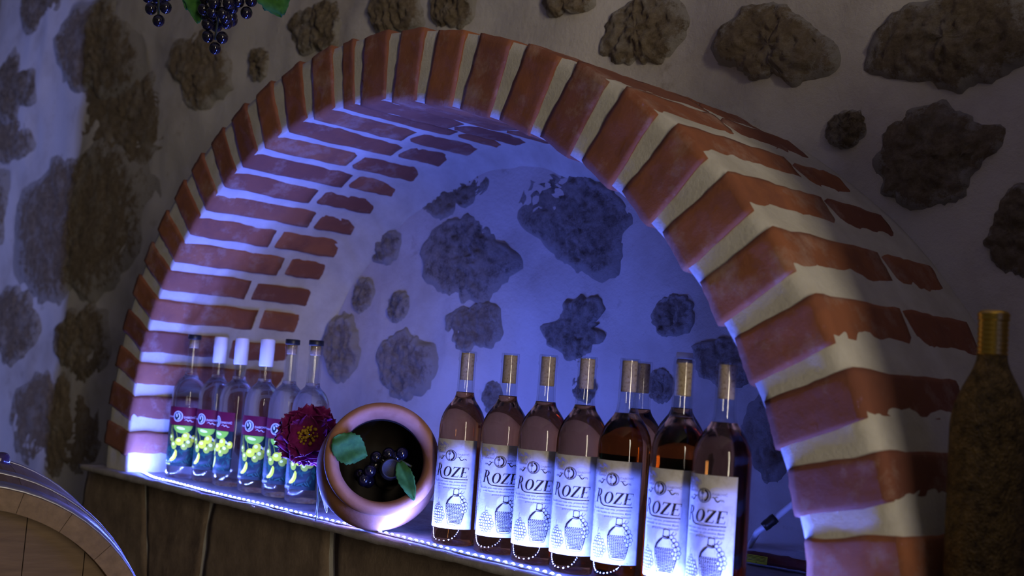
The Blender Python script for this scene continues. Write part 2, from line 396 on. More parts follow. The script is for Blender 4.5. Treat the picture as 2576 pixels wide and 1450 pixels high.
# floor and ceiling outside the frame; unseen pier added to block doorway light
mb = MB(); mb.rbox((3.25, 2.2, 0.03), 0.005, (4, 4, 1)); fl = mb.build('floor', M_FLOOR); fl.location = (-0.65, -1.72, -0.98); tag(fl, 'dark stone floor of the cellar', kind='structure')
mb = MB(); mb.rbox((3.25, 2.2, 0.03), 0.005, (4, 4, 1)); ce = mb.build('ceiling', M_PLASTER); ce.location = (-0.65, -1.72, 2.33); tag(ce, 'plastered cellar ceiling', kind='structure')
mb = MB(); mb.rbox((0.30, 0.325, 0.98), 0.012, (6, 8, 30), lambda p, n: p+n*0.004*fbm(p*6, 3)); wr = mb.build('shade_pier', M_PLASTER); wr.location = (1.77, 0.10, 0.03); tag(wr, 'unseen low plastered pier added to shade the right of the arch', kind='structure')

# ------------------------------------------------------------------ the brick arch
CF = [0.0465, -0.0334, 0.0166, 0.0191, 0.0016, 0.0005, 0.0098, 0.0013, -0.001, -0.006]
def rin(t):
    r = 1.0
    for i, k in enumerate((2, 3, 4, 5, 6)): r += CF[2*i]*math.cos(k*t)+CF[2*i+1]*math.sin(k*t)
    return r*U
RING = 0.1309
TH = [174.6, 169.49, 164.33, 159.53, 154.72, 149.89, 145.1, 140.03, 134.9, 129.83, 124.59, 119.04, 113.24, 107.03, 100.66, 96.45, 89.88, 83.24, 76.1, 68.61, 61.2, 54.19, 47.26, 40.54, 34.26, 28.21, 22.34, 16.79, 11.57, 6.4, 1.4]
arch = empty('brick_arch', (0, 0, ZS)); tag(arch, 'round arch of red bricks with pale mortar joints framing the blue-lit niche', 'arch')
AI = Matrix.Translation((0, 0, -ZS))
def arch_obj(o): o.parent = arch; o.matrix_parent_inverse = AI; return o
def build_mortar():
    NT, ys = 420, [0.005, 0.03, 0.08, 0.14, 0.20, 0.26, 0.31, 0.345, 0.375, 0.40, 0.42, 0.445]
    prof = []
    for q in range(9): prof.append(('f', q/8))
    for y in ys[1:]: prof.append(('o', y))
    for y in ys[::-1]: prof.append(('i', y))
    vs = []; K = len(prof)
    for i in range(NT+1):
        t = R(180-180*i/NT+ (1.5 if i == 0 else 0)); ct, st = math.cos(t), math.sin(t); r0 = rin(t); r1 = r0+RING
        for kind, q in prof:
            nz = fbm(Vector((ct*r0*22, q*14+5, st*r0*22)), 4)
            if kind == 'f': r = r0+0.004+(RING-0.0075)*q; y = 0.0010+0.0007*nz+0.004*sm(0.95, 1.0, q)**2
            elif kind == 'o': r = r1-0.0022+0.0009*nz; y = q
            else:
                fil = 0.070*sm(0.345, 0.45, q)**1.9
                r = r0+0.0040+0.0018*nz-fil*(1+0.35*fbm(Vector((ct*3, 1, st*3)), 3)); y = q
            vs.append((r*ct, y, max(r*st, ZS-0.004)))
    fs = []
    for i in range(NT):
        for q in range(K):
            q2 = (q+1) % K
            fs.append((i*K+q, i*K+q2, (i+1)*K+q2, (i+1)*K+q))
    mb = MB(); mb.add(vs, fs); return mb.build('mortar_bed', M_MORTAR)
arch_obj(build_mortar())
def brick(t, wid, y0, y1, seed):
    r0 = rin(t); ct, st = math.cos(t), math.sin(t)
    rad_, tan = Vector((ct, 0, st)), Vector((-st, 0, ct))
    c = rad_*(r0+RING/2)+Vector((0, (y0+y1)/2, 0))
    tilt = random.uniform(-0.014, 0.014)
    def fn(p, n):
        s, y, ro = p
        q = Vector((s*30+seed, y*30, ro*30))
        d = 0.0012*fbm(q, 4)+0.0009*fbm(q*4, 3)
        s += d*n.x+0.0035*fbm(Vector((seed, y*14, ro*14)), 2)*(1 if n.x else 0); y += d*n.y; ro += d*n.z
        return rad_*ro+tan*(s+tilt*ro)+Vector((0, y, 0))
    mb = MB(); mb.rbox((wid/2, (y1-y0)/2, RING/2), 0.0040, (8, 12, 10), fn)
    o = mb.build('brick', M_BRICK); o.location = c; return arch_obj(o)
for i in range(len(TH)-1):
    t0, t1 = R(TH[i]), R(TH[i+1]); t = (t0+t1)/2; rm = rin(t)+RING*0.30
    sp = (t0-t1)*rm; narrow = (i == 15)
    wid = sp-(0.026 if not narrow else 0.020)
    j = (0.215 if i % 2 else 0.262)+random.uniform(-0.012, 0.012)
    y0 = random.uniform(-0.0035, -0.0012)
    brick(t, wid, y0, j-0.006, i*3.1)
    brick(t+R(random.uniform(-.25, .25)), wid*random.uniform(0.86, 0.98), j+0.008+random.uniform(0, .005), 0.395+random.uniform(-0.015, 0.015), i*3.1+77)

# base wall of large slabs, shelf
bw = empty('wall_base', (0, 0, -0.95)); tag(bw, 'low wall of dark brown stone slabs under the niche shelf', kind='structure')
BI = Matrix.Translation((0, 0, 0.95))
mb = MB(); mb.rbox((1.14, 0.21, 0.4985), 0.004, (40, 4, 20), lambda p, n: p+n*0.002*fbm(p*30, 3)); o = mb.build('mortar_bed', M_MORTAR, bw); o.location = (0, 0.225, 0.4985)
joints = [(-1.135, -1.16), (-0.815, -0.735), (-0.514, -0.545), (-0.076, -0.045), (0.425, 0.40), (0.80, 0.84), (1.12, 1.12)]
for i in range(6):
    (a0, a1), (b0, b1) = joints[i], joints[i+1]; g = 0.008
    zt, zb = 0.043, -0.22-0.04*(i % 3)
    def fn(p, n, i=i):
        u = p.x+0.5; v = (p.z+0.5)
        xt = a0+g+(b0-a0-2*g)*u; xb = a1+g+(b1-a1-2*g)*u
        q = Vector((p.x*9+i*5, p.y, p.z*8))
        y = 0.034+p.y*0.05+n.y*(0.004*fbm(q, 4))
        return Vector((xb+(xt-xb)*v+0.004*fbm(Vector((i, v*5, 2)), 2)*(1 if n.x else 0), y, zb+(zt-zb)*v+0.95))
    mb = MB(); mb.rbox((0.5, 0.5, 0.5), 0.03, (18, 2, 14), fn); mb.build('slab', M_SLAB, bw)
for i in range(6):   # lower course
    x0 = -1.13+i*0.377
    mb = MB(); mb.rbox((0.18, 0.03, 0.30), 0.006, (10, 2, 12), lambda p, n, i=i: p+n*0.004*fbm(p*9+Vector((i*3, 0, 0)), 4))
    o = mb.build('slab', M_SLAB, bw); o.location = (x0+0.188, 0.016, 0.37)
mb = MB(); mb.rbox((1.075, 0.231, 0.0062), 0.0025, (120, 24, 2), lambda p, n: p+n*0.0022*fbm(p*24, 4)); sh = mb.build('niche_shelf', M_SHELF); sh.location = (-0.01, 0.200, ZS-0.0062); tag(sh, 'thin grey stone shelf carrying the bottles across the niche', 'shelf')

# ------------------------------------------------------------------ led strip
LEDY = -0.005
strip = empty('led_strip', (0, LEDY, ZS)); tag(strip, 'glowing white-blue LED strip along the front edge of the shelf', 'led strip')
def strip_y(x): return 0.003*math.sin(x*7+1)+0.002*math.sin(x*17)+0.034*(1-sm(-0.90, -0.72, x))-0.018*sm(0.47, 0.60, x)
mb = MB(); xs = [-0.895+i*0.02 for i in range(91)]
vs = []; fs = []
for x in xs: vs += [(x, strip_y(x)-0.004, 0.0004), (x, strip_y(x)+0.004, 0.0004), (x, strip_y(x)+0.004, 0.0014), (x, strip_y(x)-0.004, 0.0014)]
for i in range(len(xs)-1):
    for q in range(4): fs.append((i*4+q, i*4+(q+1) % 4, i*4+4+(q+1) % 4, i*4+4+q))
mb.add(vs, fs); mb.build('strip_tape', M_TAPE, strip)
mb = MB(); mb.rbox((0.0030, 0.0026, 0.0011), 0.0003, (2, 2, 2), lambda p, n: p+Vector((0, 0, -0.0006)), 1)
mb.lathe([(0.0023, 0.0005), (0.0019, 0.0010), (0.0010, 0.0014), (0, 0.0015)], 10, 0); led_me = mb.mesh('led', [M_LED, M_CABLE])
for i in range(107):
    x = -0.889+i*0.0167
    o = link('led', led_me, strip); o.location = (x, strip_y(x), 0.0030)

# unseen LED lamp added outside the left frame edge to wash the wall blue
lamp = empty('unseen_led_lamp', (-2.93, -0.60, -0.95)); tag(lamp, 'unseen upright LED lamp added to wash the left wall blue', 'lamp')
mb = MB(); mb.rbox((0.09, 0.09, 0.012), 0.004, (2, 2, 1)); o = mb.build('base_plate', M_BTAPE, lamp); o.location = (0, 0, 0.012)
mb = MB()
for dx, hx, hy, dy in ((-0.075, 0.004, 0.075, 0.065), (0.060, 0.004, 0.06, 0.06), (-0.0075, 0.0715, 0.004, -0.006)):
    mb.rbox((hx, hy, 1.5), 0.001, (1, 1, 1), lambda p, n, dx=dx, dy=dy: p+Vector((dx, dy, 1.51)))
mb.build('channel', M_BTAPE, lamp, False)
mb = MB(); mb.tube([(0, 0.004, 0.5), (0, 0.004, 2.95)], 0.004, 8); mb.build('led_tube', M_LEDW, lamp)

# ------------------------------------------------------------------ print drawn on labels
class Ink(MB):
    """2D drawing in millimetres (u to the right, v up from the label's lower edge)"""
    def poly(s, pts, mi=0, z=0.0): s.add([(p[0], p[1], z) for p in pts], [tuple(range(len(pts)))], mi)
    def line(s, pts, wd, mi=0, z=0.0, taper=False):
        vs = []; n = len(pts)
        for i, p in enumerate(pts):
            a = pts[max(i-1, 0)]; b = pts[min(i+1, n-1)]; dx, dy = b[0]-a[0], b[1]-a[1]; l = math.hypot(dx, dy) or 1
            h = wd/2*(math.sin(math.pi*(i+0.6)/(n+0.2)) if taper else 1)
            vs += [(p[0]-dy/l*h, p[1]+dx/l*h, z), (p[0]+dy/l*h, p[1]-dx/l*h, z)]
        s.add(vs, [(2*i, 2*i+1, 2*i+3, 2*i+2) for i in range(n-1)], mi)
    def ring(s, c, r, wd, mi=0, z=0.0, n=28, ry=None, a0=0, a1=360):
        ry = ry or r
        s.line([(c[0]+r*math.cos(R(a0+(a1-a0)*i/n)), c[1]+ry*math.sin(R(a0+(a1-a0)*i/n))) for i in range(n+1)], wd, mi, z)
    def disc(s, c, rx, ry, mi=0, z=0.0, n=24, rot=0):
        cr, sr = math.cos(R(rot)), math.sin(R(rot)); pts = []
        for i in range(n):
            x, y = rx*math.cos(2*math.pi*i/n), ry*math.sin(2*math.pi*i/n); pts.append((c[0]+x*cr-y*sr, c[1]+x*sr+y*cr))
        s.poly(pts, mi, z)
    def text(s, body, pos, size, mi=0, z=0.0, align='LEFT', shear=0.0):
        cu = bpy.data.curves.new('lettering', 'FONT'); cu.body = body; cu.size = size; cu.align_x = align; cu.shear = shear; cu.resolution_u = 2
        ob = bpy.data.objects.new('lettering', cu); col.objects.link(ob)
        me = bpy.data.meshes.new_from_object(ob)
        s.add([(v.co.x+pos[0], v.co.y+pos[1], z) for v in me.vertices], [tuple(p.vertices) for p in me.polygons], mi)
        bpy.data.objects.remove(ob); bpy.data.curves.remove(cu); bpy.data.meshes.remove(me)
    def wrap(s, name, mats, rad, v0):
        """wraps the drawing round a bottle of radius rad (metres); u=0 faces -Y"""
        out = []
        for u, v, z in s.v:
            a = u/1000/rad; rr = rad+0.0001+z
            out.append((rr*math.sin(a), -rr*math.cos(a), v0+v/1000))
        s.v = out; return s.mesh(name, mats, False)
    def cut(s, step=2.0):
        """splits wide shapes so that they can bend round the bottle"""
        me = s.mesh('flat', [None]*10, False); bm = bmesh.new(); bm.from_mesh(me); bpy.data.meshes.remove(me)
        u = -40.0
        while u <= 40.0:
            bmesh.ops.bisect_plane(bm, geom=bm.verts[:]+bm.edges[:]+bm.faces[:], plane_co=(u, 0, 0), plane_no=(1, 0, 0)); u += step
        bm.verts.index_update(); s.v = [tuple(v.co) for v in bm.verts]; s.f = [tuple(v.index for v in f.verts) for f in bm.faces]; s.mi = [f.material_index for f in bm.faces]
        bm.free(); return s

def roze_print():
    k = Ink(); rnd = random.Random(3)
    W, H = 40, 148
    # lettering ROZE, slanted, heavy and light strokes
    def glyph(x, y, h, parts):
        for p in parts:
            k.poly([(x+(a+0.20*b)*h, y+b*h) for a, b in p], 0)
    bx, by, hh = -29, 86, 16.5
    glyph(bx, by, hh*1.18, [[(0.02, 0), (0.16, 0), (0.16, 1), (0.02, 1)], [(-0.10, 0.96), (0.2, 0.96), (0.2, 1), (-0.10, 1)], [(-0.05, 0), (0.24, 0), (0.24, 0.03), (-0.05, 0.03)]])
    def arcband(x, y, h, c, rx, ry, w0, w1, a0, a1, n=14):
        for i in range(n):
            q = []
            for t, o in ((i, 0), (i+1, 0), (i+1, 1), (i, 1)):
                a = R(a0+(a1-a0)*t/n); wx = w0 if not o else 0; wy = w1 if not o else 0
                px = c[0]+(rx-wx)*math.cos(a); py = c[1]+(ry-wy)*math.sin(a); q.append((x+(px+0.20*py)*h, y+py*h))
            k.poly(q, 0)
    arcband(bx, by, hh*1.18, (0.16, 0.73), 0.30, 0.27, 0.15, 0.035, -90, 90)
    k.line([(bx+8, by+9.5), (bx+10, by+4), (bx+12, by-1.5), (bx+16, by-3.6), (bx+24, by-4), (bx+36, by-4), (bx+48, by-3.7), (bx+58, by-3.4)], 1.3, 0)
    k.line([(bx+7, by+10), (bx+9, by+4.5), (bx+11, by-0.5), (bx+14.5, by-3)], 2.6, 0, taper=True)
    arcband(bx+21, by, hh, (0.05, 0.5), 0.42, 0.52, 0.20, 0.05, 0, 360, 26)
    zx = bx+30
    glyph(zx, by, hh, [[(0.05, 0.95), (0.72, 0.95), (0.72, 1), (0.05, 1)], [(0.0, 0), (0.22, 0), (0.74, 1), (0.52, 1)], [(0.0, 0), (0.70, 0), (0.70, 0.05), (0.0, 0.05)], [(0.05, 0.78), (0.09, 0.78), (0.14, 1), (0.05, 1)], [(0.66, 0), (0.70, 0), (0.70, 0.24), (0.66, 0.24)]])
    ex = bx+43.5
    glyph(ex, by, hh, [[(0.08, 0), (0.28, 0), (0.28, 1), (0.08, 1)], [(0, 0.955), (0.72, 0.955), (0.72, 1), (0, 1)], [(0, 0), (0.72, 0), (0.72, 0.045), (0, 0.045)], [(0.28, 0.48), (0.52, 0.48), (0.52, 0.53), (0.28, 0.53)], [(0.66, 0.78), (0.72, 0.78), (0.72, 1), (0.69, 1)], [(0.66, 0), (0.72, 0), (0.72, 0.24), (0.69, 0.24)], [(0.49, 0.40), (0.53, 0.40), (0.53, 0.61), (0.49, 0.61)]])
    # emblem
    ec = (-1.5, 121)
    k.ring(ec, 9.2, 0.9, 0); k.ring(ec, 7.9, 0.45, 0)
    k.ring((ec[0]-0.5, ec[1]), 6.0, 2.2, 0, n=20, ry=6.8, a0=-80, a1=80); k.line([(ec[0]-0.5, ec[1]+6.8), (ec[0]-4.5, ec[1]+6.2)], 0.9); k.line([(ec[0]-0.5, ec[1]-6.8), (ec[0]-3.5, ec[1]-6.2)], 0.9)
    for a in range(0, 360, 72): k.disc((ec[0]-2.4+1.5*math.cos(R(a)), ec[1]+3.2+1.5*math.sin(R(a))), 1.1, 0.7, 0, rot=a, n=8)
    k.line([(ec[0]-2.3, ec[1]+2.4), (ec[0]-2.6, ec[1]-1), (ec[0]-1.8, ec[1]-5.8)], 0.5)
    for sx in (-1, 1):
        c = ec[0]+sx*10
        pts = [(c+sx*t*1.0, 118.2+2.0*math.sin(t*0.62)-0.28*t) for t in [i*0.75 for i in range(19)]]
        k.line(pts, 1.5, 0, taper=True)
        k.ring((c+sx*14.4, 115.2), 1.3, 0.6, 0, n=12, a0=-60, a1=220); k.line([(c+sx*4, 118), (c+sx*6, 120.2), (c+sx*8.5, 119.6)], 0.9, 0, taper=True)
    k.text('VINARIJA', (-11.5, 124.0), 4.3, 1, align='RIGHT'); k.text('DABOVIĆ', (9.2, 122.2), 4.4, 1)
    # three lines of script
    for i, tx in enumerate(('Goudba suve roze vina, proizvedeno', 's vile Nadala na obroncima Bijele', 'gore u imanju Dabović')):
        k.text(tx, (27, 76.5-5.0*i), 4.1, 0, align='RIGHT', shear=0.3)
    # vine and birds, top left; ivy down the left edge
    for q in range(46):
        x, y = -33+rnd.random()*25, 129+rnd.random()*13
        if (x > -18 and y > 139) or (x < -26 and y < 132): continue
        a = rnd.random()*6.28; k.line([(x, y), (x+1.6*math.cos(a), y+1.6*math.sin(a)), (x+3*math.cos(a+0.9), y+3*math.sin(a+0.9))], 0.55, 1)
    for x, y in ((-13, 138), (-16, 140), (-25, 137)):
        for a in range(0, 180, 24): k.line([(x, y), (x+4.2*math.cos(R(a-20)), y+4.2*math.sin(R(a-20)))], 0.5, 1)
    k.line([(-15, 134), (-12, 130), (-11, 127)], 0.6, 1); k.line([(-14, 134), (-14.5, 130)], 0.5, 1)
    for q in range(150):
        y = 40+rnd.random()*90; x = -39+rnd.random()*(4+3*math.sin(y*0.1)); a = rnd.random()*6.28
        k.line([(x, y), (x+1.2*math.cos(a), y+1.2*math.sin(a))], 0.6, 1)
    # wide pale landscape
    for j in range(26):
        y = 68-j*0.9
        x0 = -26+0.35*j+rnd.uniform(-1, 1); x1 = 4-0.5*j+rnd.uniform(-2, 2)
        if x1 > x0: k.line([(x0, y), ((x0+x1)/2, y+0.3), (x1, y)], 0.55, 2)
    for j in range(13):
        pts = [(-38+t*3, 60-j*2.6+0.18*t*t*(0.5+0.03*j)-t*1.1) for t in range(13)]; k.line(pts, 0.35, 2)
    for q in range(40):
        x, y = rnd.uniform(14, 38), rnd.uniform(20, 100); pts = [(x, y)]
        for t in range(4): pts.append((pts[-1][0]+rnd.uniform(-2, 2), pts[-1][1]-rnd.uniform(1, 4)))
        k.line(pts, 0.3, 2)
    k.ring((15, 127), 8, 0.4, 2, n=20, ry=5, a0=20, a1=300)
    # demijohn in a wicker basket
    jc = 12.0
    k.line([(jc-4.2, 66), (jc-4.4, 57.5)], 1.0); k.line([(jc+3.6, 66), (jc+3.8, 57.5)], 1.0); k.line([(jc-4.6, 66), (jc-0.3, 66.8), (jc+4, 66)], 1.0)
    k.line([(jc-5.4, 57.5), (jc, 56.4), (jc+5, 57.5)], 1.8); k.line([(jc-5.4, 55.2), (jc, 54.2), (jc+5, 55.2)], 1.0)
    for sx in (-1, 1):
        for d_, wd in ((0, 1.5), (1.4, 0.8), (2.4, 0.5)):
            k.line([(jc+sx*(5.2-d_*0.2), 55), (jc+sx*(9-d_), 52), (jc+sx*(13.5-d_), 46.5), (jc+sx*(15.5-d_*0.7), 40)], wd, 0)
    for j in range(15):
        y = 40.5-j*2.2; hw = 15.6-0.1*j-0.032*j*j*1.0
        n = 11
        for i in range(n):
            x = jc-hw+2*hw*(i+0.5*(j % 2))/n
            k.line([(x, y+0.6*rnd.random()), (x+1.1, y+0.9), (x+2.3, y+0.2*rnd.random()-0.3)], 1.15+0.35*rnd.random(), 0, taper=True)
    for i in range(11):
        x = jc-15+i*2.9; k.line([(x, 41), (jc+(x-jc)*0.95, 25), (jc+(x-jc)*0.72, 9)], 0.55, 0)
    k.line([(jc-15.8, 41), (jc-14.8, 28), (jc-12.4, 16), (jc-10, 8)], 0.8); k.line([(jc+15.8, 41), (jc+14.8, 28), (jc+12, 16), (jc+9.5, 8)], 0.8); k.line([(jc-10, 8), (jc, 6.4), (jc+9.5, 8)], 0.8)
    gr = [(18.5, 57, 2.6), (22, 53, 2.8), (25.5, 48, 3.0), (22, 46, 2.6), (28, 42, 3.0), (24.5, 40.5, 2.8), (29, 36, 3.0), (25.5, 34.5, 3.0), (21.5, 35, 2.5), (28, 30.5, 2.6), (24, 29, 2.7)]
    for x, y, r in gr:
        k.disc((x, y), r, r, 3, 0.00004, 14); k.ring((x, y), r, 0.7, 0, 0.00008, 14)
    k.line([(15.5, 58), (19, 60.5), (21, 64.5)], 0.7); k.line([(17, 59), (22.5, 59.5), (25, 63)], 0.6)
    for a in range(0, 200, 33): k.line([(16, 56), (16+4*math.cos(R(a)), 56+4*math.sin(R(a)))], 0.7)
    # bunch of grapes, left
    for j, (n, x0, y) in enumerate([(2, -22, 36), (4, -25, 32), (5, -28, 27.5), (6, -30.5, 23), (6, -31, 18.5), (5, -29, 14), (4, -26, 10), (2, -22, 6.5)]):
        for i in range(n):
            x = x0+i*4.7+rnd.uniform(-.5, .5); yy = y+rnd.uniform(-.6, .6)
            k.disc((x, yy), 2.4, 2.4, 3, 0.00004, 14); k.ring((x, yy), 2.4, 0.6, 0, 0.00008, 14); k.ring((x+.4, yy+.3), 1.3, 0.3, 1, 0.00008, 8, a0=20, a1=160)
    k.line([(-20, 38), (-20.5, 44), (-19.5, 50)], 0.8, 1); k.line([(-20, 40), (-17, 42), (-15.5, 40)], 0.7, 0)
    # wine glass seen from above
    for r in (9.2, 7.6, 6.2, 4.6, 3.0, 1.6): k.ring((-4.5, 13.5), r, 0.45, 1, 0.00016, 26, ry=r*0.94)
    k.text('Proizvedeno u Crnoj Gori', (-13, 2.9), 2.6, 1, shear=0.2); k.text('Berba 2012.', (-9, 0.4), 2.6, 1, shear=0.2); k.text('0,75l', (22, 1.2), 3.0, 1)
    k.v = [(u, v*138/148, z) for u, v, z in k.v]
    return k

def label_sheet(rad, half_mm, v0, h, n=28, th=0.0003):
    mb = MB(); vs = []; fs = []; m = 6
    for j in range(m+1):
        for i in range(n+1):
            a = (-half_mm+2*half_mm*i/n)/1000/rad; vs.append((rad*math.sin(a), -rad*math.cos(a), v0+h*j/m))
    b = len(vs)
    for j in range(m+1):
        for i in range(n+1):
            a = (-half_mm+2*half_mm*i/n)/1000/rad; r2 = rad-th; vs.append((r2*math.sin(a), -r2*math.cos(a), v0+h*j/m))
    for j in range(m):
        for i in range(n):
            q = j*(n+1)+i; fs.append((q, q+1, q+n+2, q+n+1)); fs.append((b+q, b+q+n+1, b+q+n+2, b+q+1))
    for i in range(n): fs.append((i, b+i, b+i+1, i+1)); t = m*(n+1)+i; fs.append((t, t+1, b+t+1, b+t))
    for j in range(m):
        q = j*(n+1); fs.append((q, q+n+1, b+q+n+1, b+q)); q += n; fs.append((q, b+q, b+q+n+1, q+n+1))
    mb.add(vs, fs); return mb

# ------------------------------------------------------------------ rose wine bottles
BR = 0.0372
def curve(pts, n=6):
    """Catmull-Rom through (r, z) points"""
    out = []
    for i in range(len(pts)-1):
        p0, p1, p2, p3 = pts[max(i-1, 0)], pts[i], pts[i+1], pts[min(i+2, len(pts)-1)]
        for q in range(n):
            t = q/n; out.append(tuple(0.5*((2*p1[c])+(-p0[c]+p2[c])*t+(2*p0[c]-5*p1[c]+4*p2[c]-p3[c])*t*t+(-p0[c]+3*p1[c]-3*p2[c]+p3[c])*t**3) for c in (0, 1)))
    return out+[pts[-1]]
def wine_meshes(fill):
    # body and wine form one refracting volume up to the filling level, above it a thin neck shell
    lower = [(0, 0.010), (0.020, 0.006), (0.029, 0.0006), (0.0335, 0.0004), (0.0362, 0.003), (BR, 0.008), (BR, 0.06), (BR, 0.12), (BR, 0.165), (BR, 0.180)]
    sh = curve([(BR, 0.180), (0.0366, 0.190), (0.0340, 0.201), (0.0295, 0.211), (0.0235, 0.2200), (0.0180, 0.2275), (0.0150, 0.2355), (0.0141, 0.245)], 4)[1:]
    up = [(0.0139, 0.262), (0.0137, 0.286), (0.0137, 0.2895), (0.0150, 0.2905), (0.0150, 0.2945), (0.0140, 0.2955), (0.0144, 0.303), (0.0136, 0.3055)]
    outer = lower+sh+up
    w_ = [p for p in outer if p[1] < fill or p[1] < 0.02]
    rr = float(np.interp(fill, [p[1] for p in outer[4:]], [p[0] for p in outer[4:]]))
    mb = MB(); mb.lathe(w_+[(rr, fill), (rr*0.8, fill-0.0012), (0, fill-0.0016)], 48); wine = mb.mesh('wine_body', M_WINE)
    mb = MB(); sh_o = [(rr, fill+0.0002)]+[p for p in outer if p[1] > fill+0.001]
    inn = [(max(p[0]-0.0024, 0.0111), p[1]) for p in sh_o]; inn = [(min(r, 0.0112) if z > 0.25 else r, z) for r, z in inn]
    prof = sh_o+inn[::-1]+[sh_o[0]]
    mb.lathe(prof, 40); neck = mb.mesh('glass_neck', M_NECK)
    return wine, neck
def cork_mesh():
    mb = MB(); mb.lathe([(0, 0.259), (0.0103, 0.259), (0.0109, 0.2605), (0.0109, 0.300), (0.0103, 0.3025), (0, 0.3028)], 28)
    return mb.mesh('cork', M_CORK)
CORK = cork_mesh()
LBL0 = 0.0270
label_me = label_sheet(BR+0.0005, 41, LBL0, 0.138).mesh('label', M_PAPER)
print_me = roze_print().cut().wrap('label_print', [M_INK, M_INK2, M_INK3, M_PAPER], BR+0.0006, LBL0)
WM = {f: wine_meshes(f) for f in (0.240, 0.2325, 0.236, 0.230)}
def cam_az(x, y): return math.atan2(CAM.x-x, -(CAM.y-y))
def wine_bottle(x, y, off, fill, label, full=True):
    e = empty('wine_bottle', (x, y, ZS+0.0012), cam_az(x, y)+R(off)); tag(e, label, 'bottle', 'rose wine bottles on the niche shelf')
    wn, nk = WM[fill]; e.scale = (1.01, 1.01, 1.02)
    link('wine_body', wn, e); link('glass_neck', nk, e); link('cork', CORK, e)
    if full:
        l = link('label', label_me, e); l['label'] = 'cream paper label printed ROZE with a wicker demijohn'; link('label_print', print_me, l)
    return e
WB = [
 (0.216, 0.047, -21, 0.2400, 'rose wine bottle standing right beside the terracotta jug'),
 (0.309, 0.056, -4, 0.2400, 'second rose wine bottle to the right of the terracotta jug'),
 (0.403, 0.048, -15, 0.2360, 'third rose wine bottle to the right of the terracotta jug'),
 (0.486, 0.047, -20, 0.2360, 'fourth rose wine bottle to the right of the terracotta jug'),
 (0.566, 0.050, -19, 0.2300, 'third rose wine bottle from the right end of the front row'),
 (0.680, 0.030, -33, 0.2325, 'rose wine bottle second from the right end of the front row'),
 (0.7555, 0.024, -29, 0.2300, 'rightmost rose wine bottle, largest, beside the lower right bricks of the arch'),
]
for a in WB: wine_bottle(*a)
wine_bottle(0.512, 0.141, 150, 0.2360, 'rose wine bottle of the back row showing between two front bottles, cork visible', True)
b9 = wine_bottle(0.603, 0.125, 160, 0.2360, 'back row wine bottle with a pale stopper top behind the second from the right', True)
b9.scale = (1.01, 1.01, 1.048)
mb = MB(); mb.lathe([(0, 0.3030), (0.0118, 0.3030), (0.0122, 0.3045), (0.0122, 0.3105), (0.0112, 0.3118), (0, 0.312)], 24); o = mb.build('stopper_top', M_WCAP, b9); o['label'] = 'pale stopper top'

# ------------------------------------------------------------------ clear spirit bottles
CR = 0.0372
def clear_meshes():
    outer = [(0, 0.010), (0.020, 0.007), (0.030, 0.0006), (0.0345, 0.0006), (0.0365, 0.004), (CR, 0.010), (CR, 0.07), (CR, 0.13), (CR, 0.176)]
    outer += curve([(CR, 0.176), (0.0366, 0.190), (0.0335, 0.2035), (0.0270, 0.2155), (0.0195, 0.2235), (0.0150, 0.2290), (0.0138, 0.2360)], 4)[1:]
    body = outer+[(0.0118, 0.2362), (0, 0.2355)]
    mb = MB(); mb.lathe(body, 48); b = mb.mesh('glass_body', M_CLEAR)
    up = [(0.0138, 0.2363), (0.0135, 0.262), (0.0130, 0.296), (0.0130, 0.300), (0.0142, 0.301), (0.0142, 0.309), (0.0132, 0.311)]
    inn = [(0.0106, z) for _, z in up]
    mb = MB(); mb.lathe(up+inn[::-1]+[up[0]], 40); return b, mb.mesh('glass_neck', M_NECK)
CB, CN = clear_meshes()
mb = MB(); mb.lathe([(0.0138, 0.262), (0.0140, 0.262), (0.0150, 0.264), (0.0150, 0.290), (0.0153, 0.295), (0.0153, 0.300), (0.0150, 0.302), (0.0150, 0.318), (0.0138, 0.321), (0, 0.3212)], 32); WCAP = mb.mesh('white_capsule', M_WCAP)
mb = MB(); mb.lathe([(0, 0.3108), (0.0145, 0.3108), (0.0150, 0.312), (0.0150, 0.3205), (0.0138, 0.3218), (0, 0.322)], 32); BCAP = mb.mesh('black_cap', M_BCAP)
mb = MB(); mb.lathe([(0, 0.291), (0.0100, 0.291), (0.0104, 0.293), (0.0104, 0.3107), (0, 0.3107)], 24); STOP = mb.mesh('stopper', M_CORK)
